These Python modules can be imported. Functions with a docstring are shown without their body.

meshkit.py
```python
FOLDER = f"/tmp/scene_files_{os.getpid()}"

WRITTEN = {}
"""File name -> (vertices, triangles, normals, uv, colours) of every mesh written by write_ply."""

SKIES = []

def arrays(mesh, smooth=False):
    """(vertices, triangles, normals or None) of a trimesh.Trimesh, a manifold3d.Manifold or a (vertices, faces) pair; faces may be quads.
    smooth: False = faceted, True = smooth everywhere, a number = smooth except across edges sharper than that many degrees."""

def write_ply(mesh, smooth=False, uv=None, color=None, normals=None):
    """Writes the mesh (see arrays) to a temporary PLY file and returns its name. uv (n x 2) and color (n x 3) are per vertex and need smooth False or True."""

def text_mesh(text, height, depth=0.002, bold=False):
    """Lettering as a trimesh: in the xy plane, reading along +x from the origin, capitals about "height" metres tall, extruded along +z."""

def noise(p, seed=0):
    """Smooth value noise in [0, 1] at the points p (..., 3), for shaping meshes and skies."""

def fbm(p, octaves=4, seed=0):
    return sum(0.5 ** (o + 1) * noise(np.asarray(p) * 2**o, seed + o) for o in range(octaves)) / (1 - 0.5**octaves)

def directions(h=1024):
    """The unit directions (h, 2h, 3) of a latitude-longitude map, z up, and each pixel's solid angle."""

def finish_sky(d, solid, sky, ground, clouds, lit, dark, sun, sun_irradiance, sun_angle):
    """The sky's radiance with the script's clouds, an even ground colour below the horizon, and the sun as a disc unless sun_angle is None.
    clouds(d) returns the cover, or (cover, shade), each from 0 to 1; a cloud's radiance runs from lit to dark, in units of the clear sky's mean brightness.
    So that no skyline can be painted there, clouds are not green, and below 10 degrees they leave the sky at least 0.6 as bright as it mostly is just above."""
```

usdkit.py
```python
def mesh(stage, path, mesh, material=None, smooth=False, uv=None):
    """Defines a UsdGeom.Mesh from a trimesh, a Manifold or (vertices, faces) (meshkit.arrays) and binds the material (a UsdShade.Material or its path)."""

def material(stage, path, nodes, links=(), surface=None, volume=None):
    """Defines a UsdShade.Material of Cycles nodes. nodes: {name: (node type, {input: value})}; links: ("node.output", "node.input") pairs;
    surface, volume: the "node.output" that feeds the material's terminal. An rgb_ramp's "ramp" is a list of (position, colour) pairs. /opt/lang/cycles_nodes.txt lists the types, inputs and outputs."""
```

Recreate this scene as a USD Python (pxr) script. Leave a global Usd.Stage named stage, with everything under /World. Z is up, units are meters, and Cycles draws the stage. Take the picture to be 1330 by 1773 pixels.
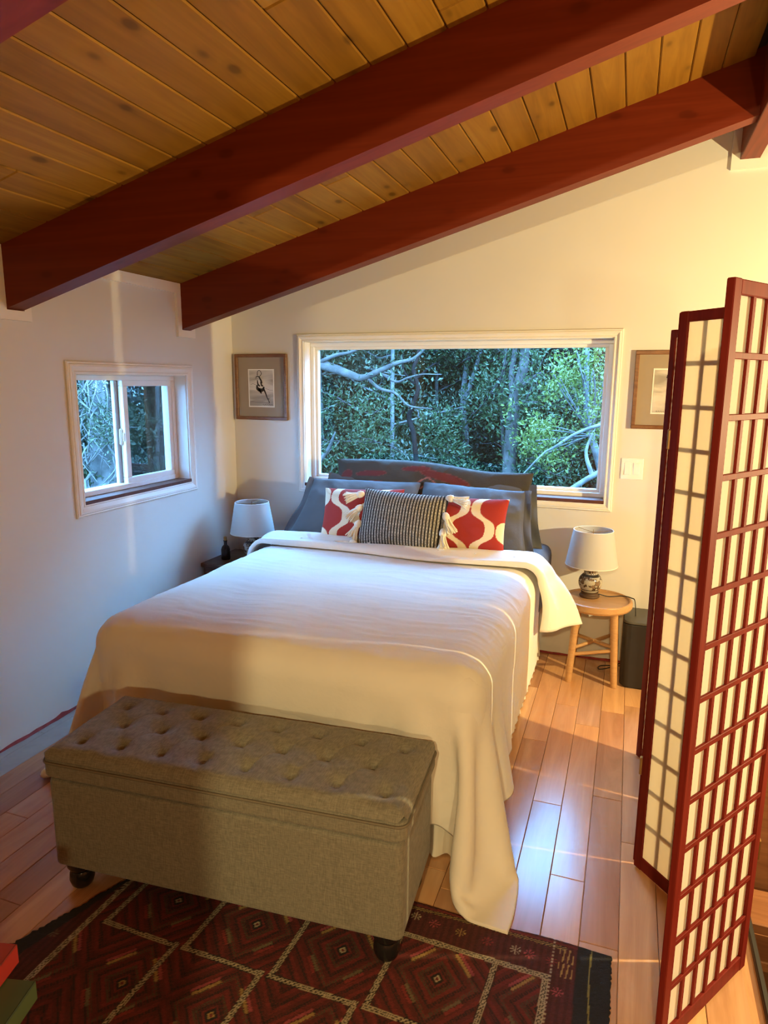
import math, random
import numpy as np, trimesh, usdkit, meshkit
from pxr import Usd, UsdGeom, UsdLux, UsdShade, Gf, Sdf, Vt
from scipy import ndimage
stage = Usd.Stage.CreateInMemory()
UsdGeom.SetStageUpAxis(stage, 'Z'); UsdGeom.SetStageMetersPerUnit(stage, 1.0)
UsdGeom.Xform.Define(stage, '/World'); UsdGeom.Scope.Define(stage, '/World/Looks')
PI = math.pi
# ------------------------------------------------------------------ camera
F_PX, YAW, PITCH, ROLL, EYE = 1183.08, -.341585, -.189244, .0070058, 1.584
fw = np.array([math.sin(YAW)*math.cos(PITCH), math.cos(YAW)*math.cos(PITCH), math.sin(PITCH)])
rt = np.array([math.cos(YAW), -math.sin(YAW), 0]); up = np.cross(rt, fw)
r2 = math.cos(ROLL)*rt + math.sin(ROLL)*up; u2 = -math.sin(ROLL)*rt + math.cos(ROLL)*up
cam = UsdGeom.Camera.Define(stage, '/World/camera')
cam.AddTransformOp().Set(Gf.Matrix4d(*r2, 0, *u2, 0, *(-fw), 0, 0, 0, EYE, 1))
cam.CreateFocalLengthAttr(24.0); cam.CreateHorizontalApertureAttr(24.0*1330/F_PX); cam.CreateVerticalApertureAttr(24.0*1773/F_PX)
cam.CreateClippingRangeAttr((0.03, 500)); cam.CreateFStopAttr(0)
cam.CreateExposureAttr(-0.12)
# ------------------------------------------------------------------ light
SKY = (0.20, 0.50, 1.0); SKY_STRENGTH = 16.0
dome = UsdLux.DomeLight.Define(stage, '/World/sky')          # an even blue dusk sky
dome.CreateColorAttr(Gf.Vec3f(*SKY)); dome.CreateIntensityAttr(SKY_STRENGTH)
def bulb(name, p, r, power, color=(1, .80, .385)):
    l = UsdLux.SphereLight.Define(stage, '/World/' + name); l.AddTranslateOp().Set(Gf.Vec3d(*p)); l.CreateRadiusAttr(r)
    l.CreateColorAttr(Gf.Vec3f(*color)); l.CreateIntensityAttr(power/(r*r)); return l
bulb('ceiling_bulb', (.10, -1.8, 2.45), .045, 6.9)           # lamps of the open room behind the camera
bulb('table_bulb', (.75, -1.15, 1.36), .05, 2.2)
bulb('stair_bulb', (1.89, 2.39, 1.46), .018, 9.0)             # lamp beyond the folding screen
# ------------------------------------------------------------------ helpers
_used = {}
def numbered(parent, name):
    k = (parent, name); n = _used.get(k, 0); _used[k] = n + 1
    return f'{parent}/{name}' if n == 0 else f'{parent}/{name}_{n:03d}'
def path_of(parent): return '/World' if parent is None else str(parent.GetPath())
def cat(ms):
    ms = [trimesh.Trimesh(*m, process=False) if isinstance(m, tuple) else m for m in ms]
    return trimesh.util.concatenate(ms)
def obj(name, mesh, m, parent=None, smooth=35, uv=None, paint=None):
    if isinstance(mesh, list): mesh = cat(mesh)
    g = usdkit.mesh(stage, numbered(path_of(parent), name), mesh, MAT[m], smooth=smooth, uv=uv)
    if paint is not None:
        UsdGeom.PrimvarsAPI(g).CreatePrimvar('paint', Sdf.ValueTypeNames.Color3fArray, 'vertex').Set(Vt.Vec3fArray.FromNumpy(np.asarray(paint, np.float32)))
    return g.GetPrim()
def tag(o, label=None, category=None, group=None, kind=None):
    for k, v in (('label', label), ('category', category), ('group', group), ('kind', kind)):
        if v: o.SetCustomDataByKey(k, v)
    return o
def thing(name, label=None, category=None, loc=(0, 0, 0), rz=0, group=None, kind=None, parent=None):
    x = UsdGeom.Xform.Define(stage, numbered(path_of(parent), name))
    x.AddTranslateOp().Set(Gf.Vec3d(*map(float, loc))); x.AddRotateZOp().Set(float(rz))
    return tag(x.GetPrim(), label, category, group, kind)
def copy_of(src, loc, rz, label, group=None, scale=None):
    d = src.GetCustomData(); name = src.GetName().rstrip('0123456789').rstrip('_')
    x = UsdGeom.Xform.Define(stage, numbered('/World', name))
    x.AddTranslateOp().Set(Gf.Vec3d(*map(float, loc))); x.AddRotateZOp().Set(float(rz))
    if scale: x.AddScaleOp().Set(Gf.Vec3f(*map(float, scale)))
    p = x.GetPrim(); p.GetReferences().AddInternalReference(src.GetPath()); p.SetInstanceable(True)
    return tag(p, label, d['category'], group)
def box(x0, x1, y0, y1, z0, z1, b=0.0):
    if b <= 0:
        m = trimesh.creation.box((x1-x0, y1-y0, z1-z0)); m.apply_translation(((x0+x1)/2, (y0+y1)/2, (z0+z1)/2)); return m
    h = np.array([x1-x0, y1-y0, z1-z0])/2; c = np.array([x0+x1, y0+y1, z0+z1])/2; b = min(b, *(h*.98)); pts = []
    for s in np.ndindex(2, 2, 2):
        sg = np.array(s)*2-1
        for k in range(3):
            q = h - b; q[k] = h[k]; pts.append(c + sg*q)
    return trimesh.convex.convex_hull(np.array(pts))
def rot(m, axis, deg, c=(0, 0, 0)):
    m = m.copy(); m.apply_transform(trimesh.transformations.rotation_matrix(math.radians(deg), axis, c)); return m
def mov(m, t): m = m.copy(); m.apply_translation(t); return m
def lathe(prof, n=32): return trimesh.creation.revolve(np.array(prof, float), sections=n)
def rod(p0, p1, r0, r1=None, n=16):
    return tube([p0, p1], [r0, r0 if r1 is None else r1], n)
def tube(pts, radii, n=8):
    p = np.asarray(pts, float); radii = np.broadcast_to(np.asarray(radii, float), (len(p),))
    t = np.gradient(p, axis=0); t /= np.linalg.norm(t, axis=1, keepdims=True)+1e-12
    a = np.zeros_like(t); ref = np.array([0, 0, 1.]) if abs(t[0, 2]) < .9 else np.array([1., 0, 0])
    for i in range(len(p)):
        a[i] = np.cross(t[i], ref); a[i] /= np.linalg.norm(a[i])+1e-12; ref = np.cross(a[i], t[i])
    b = np.cross(t, a); ang = np.arange(n)*2*PI/n
    v = (p[:, None] + radii[:, None, None]*(np.cos(ang)[None, :, None]*a[:, None] + np.sin(ang)[None, :, None]*b[:, None])).reshape(-1, 3)
    i, j = np.meshgrid(np.arange(len(p)-1), np.arange(n), indexing='ij')
    q = np.stack([i*n+j, i*n+(j+1) % n, (i+1)*n+(j+1) % n, (i+1)*n+j], -1).reshape(-1, 4)
    f = np.vstack([q[:, [0, 1, 2]], q[:, [0, 2, 3]]]); k = len(v)
    v = np.vstack([v, p[:1], p[-1:]]); jj = np.arange(n); e = (len(p)-1)*n
    f = np.vstack([f, np.stack([np.full(n, k), (jj+1) % n, jj], 1), np.stack([np.full(n, k+1), e+jj, e+(jj+1) % n], 1)])
    m = trimesh.Trimesh(v, f, process=False); trimesh.repair.fix_normals(m) if len(f) < 400 else None; return m
def curve(pts, k=8):
    """Catmull-Rom through the points."""
    p = np.asarray(pts, float); p = np.vstack([2*p[0]-p[1], p, 2*p[-1]-p[-2]]); out = []
    for i in range(1, len(p)-2):
        for t in np.linspace(0, 1, k, endpoint=False):
            out.append(.5*(2*p[i]+(p[i+1]-p[i-1])*t+(2*p[i-1]-5*p[i]+4*p[i+1]-p[i+2])*t*t+(3*p[i]-p[i-1]-3*p[i+1]+p[i+2])*t**3))
    return np.array(out+[p[-2]])
def grid_faces(nu, nv):
    i, j = np.meshgrid(np.arange(nu-1), np.arange(nv-1), indexing='ij'); a = i*nv+j
    q = np.stack([a, a+nv, a+nv+1, a+1], -1).reshape(-1, 4); return np.vstack([q[:, [0, 1, 2]], q[:, [0, 2, 3]]])
def sheet(P, thick):
    """A closed slab from a grid of points (nu, nv, 3): the grid and a copy moved by thick against its normal."""
    nu, nv = P.shape[:2]; du, dv = np.gradient(P, axis=0), np.gradient(P, axis=1)
    n = np.cross(du, dv); n /= np.linalg.norm(n, axis=2, keepdims=True)+1e-12
    Q = P - n*thick; f = grid_faces(nu, nv); k = nu*nv
    ring = np.concatenate([np.arange(nv-1), np.arange(nu-1)*nv+nv-1, (nu-1)*nv+np.arange(nv-1, 0, -1), np.arange(nu-1, 0, -1)*nv])
    nx = np.roll(ring, -1); s = np.vstack([np.stack([nx, ring, ring+k], 1), np.stack([nx, ring+k, nx+k], 1)])
    return trimesh.Trimesh(np.vstack([P.reshape(-1, 3), Q.reshape(-1, 3)]), np.vstack([f, f[:, ::-1]+k, s[:, ::-1]]), process=False)
def extrude(poly, h, z0=0):
    from shapely.geometry import Polygon
    m = trimesh.creation.extrude_polygon(poly if hasattr(poly, 'area') else Polygon(poly), h, engine='earcut'); return mov(m, (0, 0, z0))
def frame_map(m, o, ex, ey, ez):
    m = m.copy(); M = np.eye(4); M[:3, 0], M[:3, 1], M[:3, 2], M[:3, 3] = ex, ey, ez, o; m.apply_transform(M); return m
# ------------------------------------------------------------------ materials
MAT = {}
def mat(name, nodes, links, surface='p.BSDF'): MAT[name] = usdkit.material(stage, '/World/Looks/'+name, nodes, links, surface=surface); return name
def plain(name, col, rough=.5, noise=.06, scale=12, bump=0, bscale=60, **kw):
    c = np.array(col, float)
    n = {'g': ('geometry', {}), 'n': ('noise_texture', {'scale': float(scale), 'detail': 4.0}), 'r': ('rgb_ramp', {'ramp': [(.3, tuple(c*(1-noise))), (.7, tuple(np.minimum(c*(1+noise), 1)))]}),
         'p': ('principled_bsdf', {'roughness': float(rough), **kw})}
    l = [('g.position', 'n.vector'), ('n.fac', 'r.fac'), ('r.color', 'p.base_color')]
    if bump:
        n['bn'] = ('noise_texture', {'scale': float(bscale), 'detail': 3.0}); n['b'] = ('bump', {'strength': float(bump), 'distance': .004}); l += [('g.position', 'bn.vector'), ('bn.fac', 'b.height'), ('b.normal', 'p.normal')]
    return mat(name, n, l)
def painted(name, rough=.8, bump=0, bscale=300, **kw):
    n = {'a': ('attribute', {'attribute': 'paint'}), 'p': ('principled_bsdf', {'roughness': float(rough), **kw})}; l = [('a.color', 'p.base_color')]
    if bump:
        n |= {'g': ('geometry', {}), 'bn': ('noise_texture', {'scale': float(bscale), 'detail': 2.0}), 'b': ('bump', {'strength': float(bump), 'distance': .003})}; l += [('g.position', 'bn.vector'), ('bn.fac', 'b.height'), ('b.normal', 'p.normal')]
    return mat(name, n, l)
def wood(name, dark, light, along=1, rough=.4, across=26., stretch=1.6, knots=0., seed=0, tilt=0., bump=.15, coat=0., spec=.5):
    sc = [across]*3; sc[along] = stretch; kc = [8.5]*3; kc[along] = 4.2
    n = {'g': ('geometry', {}), 'm': ('mapping', {'location': (seed*3.7, seed*1.9, seed*5.3), 'rotation': (0, tilt, 0), 'scale': tuple(sc)}),
         'w': ('noise_texture', {'scale': 1.0, 'detail': 6.0, 'roughness': .62, 'distortion': 1.2}), 'r': ('rgb_ramp', {'ramp': [(.28, dark), (.72, light)]}),
         'p': ('principled_bsdf', {'roughness': float(rough), 'coat_weight': float(coat), 'coat_roughness': .12, 'specular_ior_level': float(spec)}), 'b': ('bump', {'strength': float(bump), 'distance': .002})}
    l = [('g.position', 'm.vector'), ('m.vector', 'w.vector'), ('w.fac', 'r.fac'), ('w.fac', 'b.height'), ('b.normal', 'p.normal')]
    if knots:
        n |= {'km': ('mapping', {'location': (seed*2.3, seed*4.1, seed), 'rotation': (0, tilt, 0), 'scale': tuple(kc)}), 'kv': ('voronoi_texture', {'scale': 1.0, 'randomness': 1.0}),
              'kr': ('rgb_ramp', {'ramp': [(.0, (.95,)*3), (.10, (.85,)*3), (.16, (.18,)*3), (.28, (0,)*3)]}), 'kx': ('mix', {'color2': tuple(np.array(dark)*.38)}), 'ks': ('math', {'math_type': 'multiply', 'value2': float(knots)})}
        l += [('g.position', 'km.vector'), ('km.vector', 'kv.vector'), ('kv.distance', 'kr.fac'), ('kr.color', 'ks.value1'), ('ks.value', 'kx.fac'), ('r.color', 'kx.color1'), ('kx.color', 'p.base_color')]
    else: l += [('r.color', 'p.base_color')]
    return mat(name, n, l)
def weave(name, col, s=420., rough=.9, bump=.5, noise=.18):
    c = np.array(col)
    n = {'g': ('geometry', {}), 'm1': ('mapping', {'scale': (s, s*.12, s*.12)}), 'm2': ('mapping', {'scale': (s*.12, s*.12, s)}), 'a': ('noise_texture', {'scale': 1.0, 'detail': 2.0}), 'c': ('noise_texture', {'scale': 1.0, 'detail': 2.0}),
         'x': ('math', {'math_type': 'add'}), 'h': ('math', {'math_type': 'multiply', 'value2': .5}), 'r': ('rgb_ramp', {'ramp': [(.36, tuple(c*(1-noise*1.6))), (.64, tuple(c*(1+noise)))]}),
         'b': ('bump', {'strength': float(bump), 'distance': .0015}), 'p': ('principled_bsdf', {'roughness': float(rough), 'sheen_weight': .15})}
    return mat(name, n, [('g.position', 'm1.vector'), ('g.position', 'm2.vector'), ('m1.vector', 'a.vector'), ('m2.vector', 'c.vector'), ('a.fac', 'x.value1'), ('c.fac', 'x.value2'), ('x.value', 'h.value1'), ('h.value', 'r.fac'), ('h.value', 'b.height'), ('b.normal', 'p.normal'), ('r.color', 'p.base_color')])
plain('wall_paint', (.70, .675, .625), .42, .015, 3, .05, 220)
plain('trim_paint', (.83, .80, .74), .35, .02, 9)
plain('vinyl_white', (.84, .84, .83), .3, .01)
plain('sash_grey', (.42, .43, .42), .4, .02)
plain('dark_gap', (.02, .015, .012), .9, .02)
plain('bare_board', (.40, .385, .35), .6, .08, 14); plain('torn_red_paper', (.26, .03, .025), .8, .25, 40, .4, 90)
BEAM_TILT = math.atan(.279)
wood('beam_stain', (.13, .016, .004), (.185, .027, .008), 0, .42, 24, .9, .5, 1, BEAM_TILT, .12, 0, .15)
wood('ridge_stain', (.105, .013, .004), (.22, .034, .010), 1, .42, 24, .9, 0, 2, 0, .12, 0, .15)
PINE = [((.19, .083, .009), (.30, .143, .016)), ((.17, .073, .008), (.275, .127, .014)), ((.21, .093, .010), (.325, .156, .019)), ((.18, .078, .008), (.29, .135, .015))]
for i, (a, b) in enumerate(PINE): wood(f'pine_{i}', a, b, 1, .55, 16, 1.0, .85, i+1, 0, .08, 0, .12)
OAK = [((.33, .155, .072), (.47, .25, .125)), ((.26, .115, .052), (.40, .20, .10)), ((.40, .21, .105), (.53, .31, .17)), ((.30, .15, .08), (.43, .245, .145)), ((.36, .17, .075), (.50, .27, .13)), ((.24, .10, .045), (.36, .175, .085))]
for i, (a, b) in enumerate(OAK): wood(f'floor_wood_{i}', tuple(np.array(a)*(1.42, 1.42, 1.3)), tuple(np.array(b)*(1.42, 1.42, 1.3)), 1, .20, 13, 1.3, .16, i+1, 0, .03)
wood('cherry_frame', (.115, .009, .006), (.18, .018, .012), 2, .58, 40, 2, 0, 1, 0, .04, 0, .12)
wood('stool_wood', (.42, .22, .085), (.56, .33, .145), 0, .42, 40, 5, 0, 1, 0, .08)
wood('sill_wood', (.075, .022, .014), (.13, .045, .028), 0, .4, 30, 3, 0, 1)
wood('stair_wood', (.20, .075, .03), (.33, .14, .06), 0, .45, 25, 2, .3, 3)
wood('picture_wood', (.13, .05, .018), (.25, .11, .04), 0, .4, 50, 12, 0, 1)
wood('nightstand_wood', (.06, .03, .016), (.11, .06, .03), 0, .5, 30, 4)
plain('mat_board', (.33, .26, .18), .9, .03)
plain('print_border', (.80, .77, .68), .85, .02)
mat('ink_wash', {'g': ('geometry', {}), 'm': ('mapping', {'scale': (5, 5, 16)}), 'n': ('noise_texture', {'scale': 1.0, 'detail': 3.0, 'distortion': .8}), 'r': ('rgb_ramp', {'ramp': [(.35, (.34, .31, .26)), (.65, (.66, .62, .54))]}), 'p': ('principled_bsdf', {'roughness': .85})},
    [('g.position', 'm.vector'), ('m.vector', 'n.vector'), ('n.fac', 'r.fac'), ('r.color', 'p.base_color')])
plain('ink', (.035, .03, .028), .8, .1)
plain('black_lacquer', (.012, .011, .011), .15, .02)
plain('black_plastic', (.016, .015, .015), .45, .05)
plain('grey_plastic', (.075, .075, .07), .5, .05)
plain('cord_black', (.015, .012, .01), .5, .02)
plain('brass', (.40, .24, .08), .35, .05, metallic=.9)
weave('bench_linen', (.215, .20, .152), 420)
plain('bench_piping', (.17, .148, .108), .9, .05)
plain('duvet_cotton', (.80, .76, .69), .85, .02, 6, .25, 45, sheen_weight=.1)
plain('skirt_cotton', (.76, .71, .61), .9, .03)
plain('grey_sheet', (.088, .090, .098), .8, .06, 10, .3, 35)
painted('printed_linen', .85, .3, 240); painted('kilim_wool', .95, .6, 420); painted('sham_print', .85, .3, 120)
painted('striped_knit', .95, .5, 500); painted('glazed_ceramic', .18)
plain('tassel_yarn', (.80, .73, .60), .95, .08, 60)
mat('lamp_linen', {'d': ('diffuse_bsdf', {'color': (.64, .63, .61)}), 't': ('translucent_bsdf', {'color': (.62, .60, .55)}), 'm': ('mix_closure', {'fac': .25})}, [('d.BSDF', 'm.closure1'), ('t.BSDF', 'm.closure2')], 'm.closure')
mat('rice_paper', {'d': ('diffuse_bsdf', {'color': (.90, .88, .82)}), 't': ('translucent_bsdf', {'color': (.92, .88, .78)}), 'm': ('mix_closure', {'fac': .48})}, [('d.BSDF', 'm.closure1'), ('t.BSDF', 'm.closure2')], 'm.closure')
def glass(name, tint, refl=1.0):
    mat(name, {'t': ('transparent_bsdf', {'color': tint}), 'g': ('glossy_bsdf', {'color': (refl,)*3, 'roughness': .0}), 'm': ('mix_closure', {}), 'q': ('geometry', {}), 'd': ('vector_math', {'math_type': 'dot_product'}),
               'a': ('math', {'math_type': 'absolute'}), 'i': ('math', {'math_type': 'subtract', 'value1': 1.0}), 'w': ('math', {'math_type': 'power', 'value2': 5.0}), 'k': ('math', {'math_type': 'multiply_add', 'value2': .95, 'value3': .04})},
        [('q.normal', 'd.vector1'), ('q.incoming', 'd.vector2'), ('d.value', 'a.value1'), ('a.value', 'i.value2'), ('i.value', 'w.value1'), ('w.value', 'k.value1'), ('k.value', 'm.fac'), ('t.BSDF', 'm.closure1'), ('g.BSDF', 'm.closure2')], 'm.closure')
glass('pane_glass', (.90, .95, .96)); glass('clear_acrylic', (.88, .86, .80))
mat('screen_mesh', {'t': ('transparent_bsdf', {'color': (1, 1, 1)}), 'd': ('diffuse_bsdf', {'color': (.03, .03, .03)}), 'm': ('mix_closure', {'fac': .45})}, [('t.BSDF', 'm.closure1'), ('d.BSDF', 'm.closure2')], 'm.closure')
plain('red_cover', (.24, .018, .014), .35, .03); plain('green_cover', (.045, .062, .024), .35, .05); plain('page_paper', (.72, .66, .52), .9, .04, 200); plain('tan_cover', (.50, .36, .16), .4, .06)
def leaf(name, col, t=.35):
    c = np.array(col)
    mat(name, {'g': ('geometry', {}), 'r': ('rgb_ramp', {'ramp': [(0, tuple(c*.45)), (.7, tuple(c*1.3)), (1, tuple(c*2.4))]}), 'd': ('principled_bsdf', {'roughness': .38}), 't': ('translucent_bsdf', {}), 'm': ('mix_closure', {'fac': t})},
        [('g.random_per_island', 'r.fac'), ('r.color', 'd.base_color'), ('r.color', 't.color'), ('d.BSDF', 'm.closure1'), ('t.BSDF', 'm.closure2')], 'm.closure')
leaf('leaf_dark', (.080, .118, .052)); leaf('leaf_mid', (.10, .158, .056)); leaf('leaf_lime', (.22, .29, .055)); leaf('leaf_fern', (.12, .30, .05)); leaf('leaf_grey', (.105, .14, .075))
plain('bark_pale', (.10, .10, .095), .9, .45, 9, .6, 20); plain('bark_black', (.012, .010, .009), .95, .3, 9, .6, 20, specular_ior_level=.03); plain('bark_dark', (.06, .055, .05), .95, .4, 9, .6, 20, specular_ior_level=.05); plain('forest_soil', (.04, .055, .03), .95, .4, 3, .5, 8)
# ------------------------------------------------------------------ the room
XL, YB, XR, YF = -2.455, 3.95, 3.4, -3.3
SL = .276; TILT = math.atan(SL)
def zc(x): return 2.112 + SL*(x-XL)
def zb(x): return 1.863 + .281*(x-XL)
XRIDGE = .46
from shapely.geometry import Polygon, box as sbox
WIN = (-1.945, -.102, .919, 1.825)
gable = Polygon([(XL-.16, -.2), (XR, -.2), (XR, zc(XRIDGE)-SL*(XR-XRIDGE)+.1), (XRIDGE, zc(XRIDGE)+.1), (XL-.16, zc(XL-.16)+.1)])
wb = frame_map(extrude(gable.difference(sbox(WIN[0], WIN[2], WIN[1], WIN[3])), .16), (0, YB+.16, 0), (1, 0, 0), (0, 0, 1), (0, -1, 0))
tag(obj('wall_back', wb, 'wall_paint', smooth=False), kind='structure')
LW = (2.575, 3.435, .985, 1.612)
wl = Polygon([(YF, -.2), (YB, -.2), (YB, zc(XL)+.08), (YF, zc(XL)+.08)]).difference(sbox(LW[0], LW[2], LW[1], LW[3]))
tag(obj('wall_left', frame_map(extrude(wl, .16), (XL-.16, 0, 0), (0, 1, 0), (0, 0, 1), (1, 0, 0)), 'wall_paint', smooth=False), kind='structure')
tag(obj('wall_right', box(XR, XR+.12, YF, YB+.16, -.2, 2.6), 'stair_wood'), kind='structure')
wf = frame_map(extrude(gable, .12), (0, YF, 0), (1, 0, 0), (0, 0, 1), (0, -1, 0))
tag(obj('wall_front', wf, 'stair_wood', smooth=False), kind='structure')
pt = Polygon([(XL, 0), (-.44, 0), (-.44, zc(-.44)), (XL, zc(XL))])       # the wall whose end stands to the left of the photographer
tag(obj('wall_inner', frame_map(extrude(pt, .10), (0, -.25, 0), (1, 0, 0), (0, 0, 1), (0, -1, 0)), 'stair_wood', smooth=False), kind='structure')
# floor: base slab with the stairwell cut out, then planks
HOLE = (.447, 1.40, .45, 2.60)
fl = sbox(XL-.16, YF, XR, YB+.16).difference(sbox(HOLE[0], HOLE[2], HOLE[1], HOLE[3]))
floor = obj('floor', extrude(fl, .10, -.115), 'floor_wood_1', smooth=False); tag(floor, kind='structure')
rng = random.Random(5)
PW = .108; joints = {0: [2.44, 3.3], 1: [2.05, 3.12], 2: [1.80, 2.55, 3.3], 3: [2.30, 3.4], 4: [1.72, 2.75], -1: [1.9, 2.9]}
i0 = int(math.ceil((XL+.249)/PW))
for i in range(i0-1, 16):
    xa = max(XL, -.249+i*PW); xb = -.249+(i+1)*PW
    y1 = YB; y0 = .55; ys = joints.get(i)
    if ys is None:
        ys, y = [], y0+rng.uniform(.2, .9)
        while y < y1-.25: ys.append(y); y += rng.uniform(.55, 1.15)
    if xa >= HOLE[0]-.06: y0 = HOLE[3]; ys = [y for y in ys if y > y0+.1]
    elif xb > HOLE[0]: xb = HOLE[0]
    e = [y0]+ys+[y1]
    for a, b in zip(e[:-1], e[1:]):
        obj('plank', box(xa+.0007, xb-.0007, a+.0007, b-.0007, -.016, rng.uniform(-.0004, .0002), .0016), 'bare_board' if xb < XL+.16 else f'floor_wood_{rng.randrange(6)}', floor, smooth=False)
tag(obj('trim_1', box(HOLE[0]-.012, HOLE[0]+.003, HOLE[2], HOLE[3], -.30, .004, .003), 'black_plastic'), kind='structure')
tag(obj('trim_2', box(HOLE[0], HOLE[1], HOLE[3]-.022, HOLE[3]-.001, -.33, .30, .003), 'stair_wood'), kind='structure')
well = [box(HOLE[0]-.03, HOLE[1]+.03, HOLE[2]-.03, 4.1, -2.0, -1.95), box(HOLE[1], HOLE[1]+.05, HOLE[2], 4.1, -2, -.115), box(HOLE[0]-.06, HOLE[0]-.013, HOLE[2], 4.1, -2, -.115), box(HOLE[0], HOLE[1], HOLE[2]-.05, HOLE[2], -2, -.115), box(HOLE[0], HOLE[1], 4.05, 4.1, -2, -.115)]
tag(obj('wall_stairwell', well, 'nightstand_wood'), kind='structure')
st = thing('staircase', 'dark wooden staircase going down through the floor opening right of the folding screen', 'stairs')
for k in range(5): obj('tread', box(HOLE[0]+.03, 1.36, 2.30+.06*k, 2.48+.06*k, -.235-.19*k, -.195-.19*k, .004), 'stair_wood', st)
obj('stringer', box(HOLE[0]-.010, HOLE[0]+.028, 2.26, 2.56, -1.10, -.03), 'nightstand_wood', st)
# ceiling
ceil = thing('ceiling', kind='structure')
ex, ez = np.array([math.cos(TILT), 0, math.sin(TILT)]), np.array([-math.sin(TILT), 0, math.cos(TILT)])
L_sl = (XRIDGE-XL)/math.cos(TILT); CP = .1272
deck = [frame_map(box(-.2, L_sl+.02, YF, YB+.16, .022, .06), (XL, 0, zc(XL)), ex, (0, 1, 0), ez)]
obj('roof_deck', deck, 'dark_gap', ceil)
n_pl = int(L_sl/CP)+1
for k in range(n_pl):
    a = k*CP+.018-CP; b = min(a+CP, L_sl); a = max(a, 0)
    if b-a < .01: continue
    cut = [rng.uniform(1.3, 3.1)] if k % 3 == 1 else []
    e = [YF]+cut+[YB]
    for y0, y1 in zip(e[:-1], e[1:]):
        obj('plank', frame_map(box(a+.0012, b-.0012, y0+.0008, y1-.0008, 0, .02, .0045), (XL, 0, zc(XL)), ex, (0, 1, 0), ez), f'pine_{rng.randrange(4)}', ceil, smooth=False)
exr, ezr = np.array([math.cos(TILT), 0, -math.sin(TILT)]), np.array([math.sin(TILT), 0, math.cos(TILT)])
obj('plank', frame_map(box(0, 3.2, YF, YB+.16, 0, .06), (XRIDGE, 0, zc(XRIDGE)), exr, (0, 1, 0), ezr), 'pine_1', ceil)
BEAMS = [3.403, 2.221, 1.039, -.143, -1.325]
def beam(y):
    x0, x1 = XL-.02, .418
    prof = Polygon([(x0, zb(x0)), (x1, zb(x1)), (x1, zc(x1)+.03), (x0, zc(x0)+.03)]).buffer(-.004, join_style=2).buffer(.004, join_style=1)
    return frame_map(extrude(prof, .089), (0, y+.089, 0), (1, 0, 0), (0, 0, 1), (0, -1, 0))
for y, lab in zip(BEAMS, ['red-stained sloping roof beam farthest back, just in front of the window wall', 'broad red-stained sloping roof beam crossing the middle of the ceiling', 'red-stained roof beam nearest the camera, cutting the top left corner', None, None]):
    b = obj('roof_beam', beam(y), 'beam_stain', smooth=False)
    tag(b, lab or 'red-stained sloping roof beam behind the camera', 'beam', None if lab else 'roof beams behind the camera')
tag(obj('ridge_beam', box(.416, .504, YF, YB+.02, 2.648, zc(.416)+.1, .003), 'ridge_stain', smooth=False), 'red-stained ridge beam running away along the roof peak at the upper right', 'beam')
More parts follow.
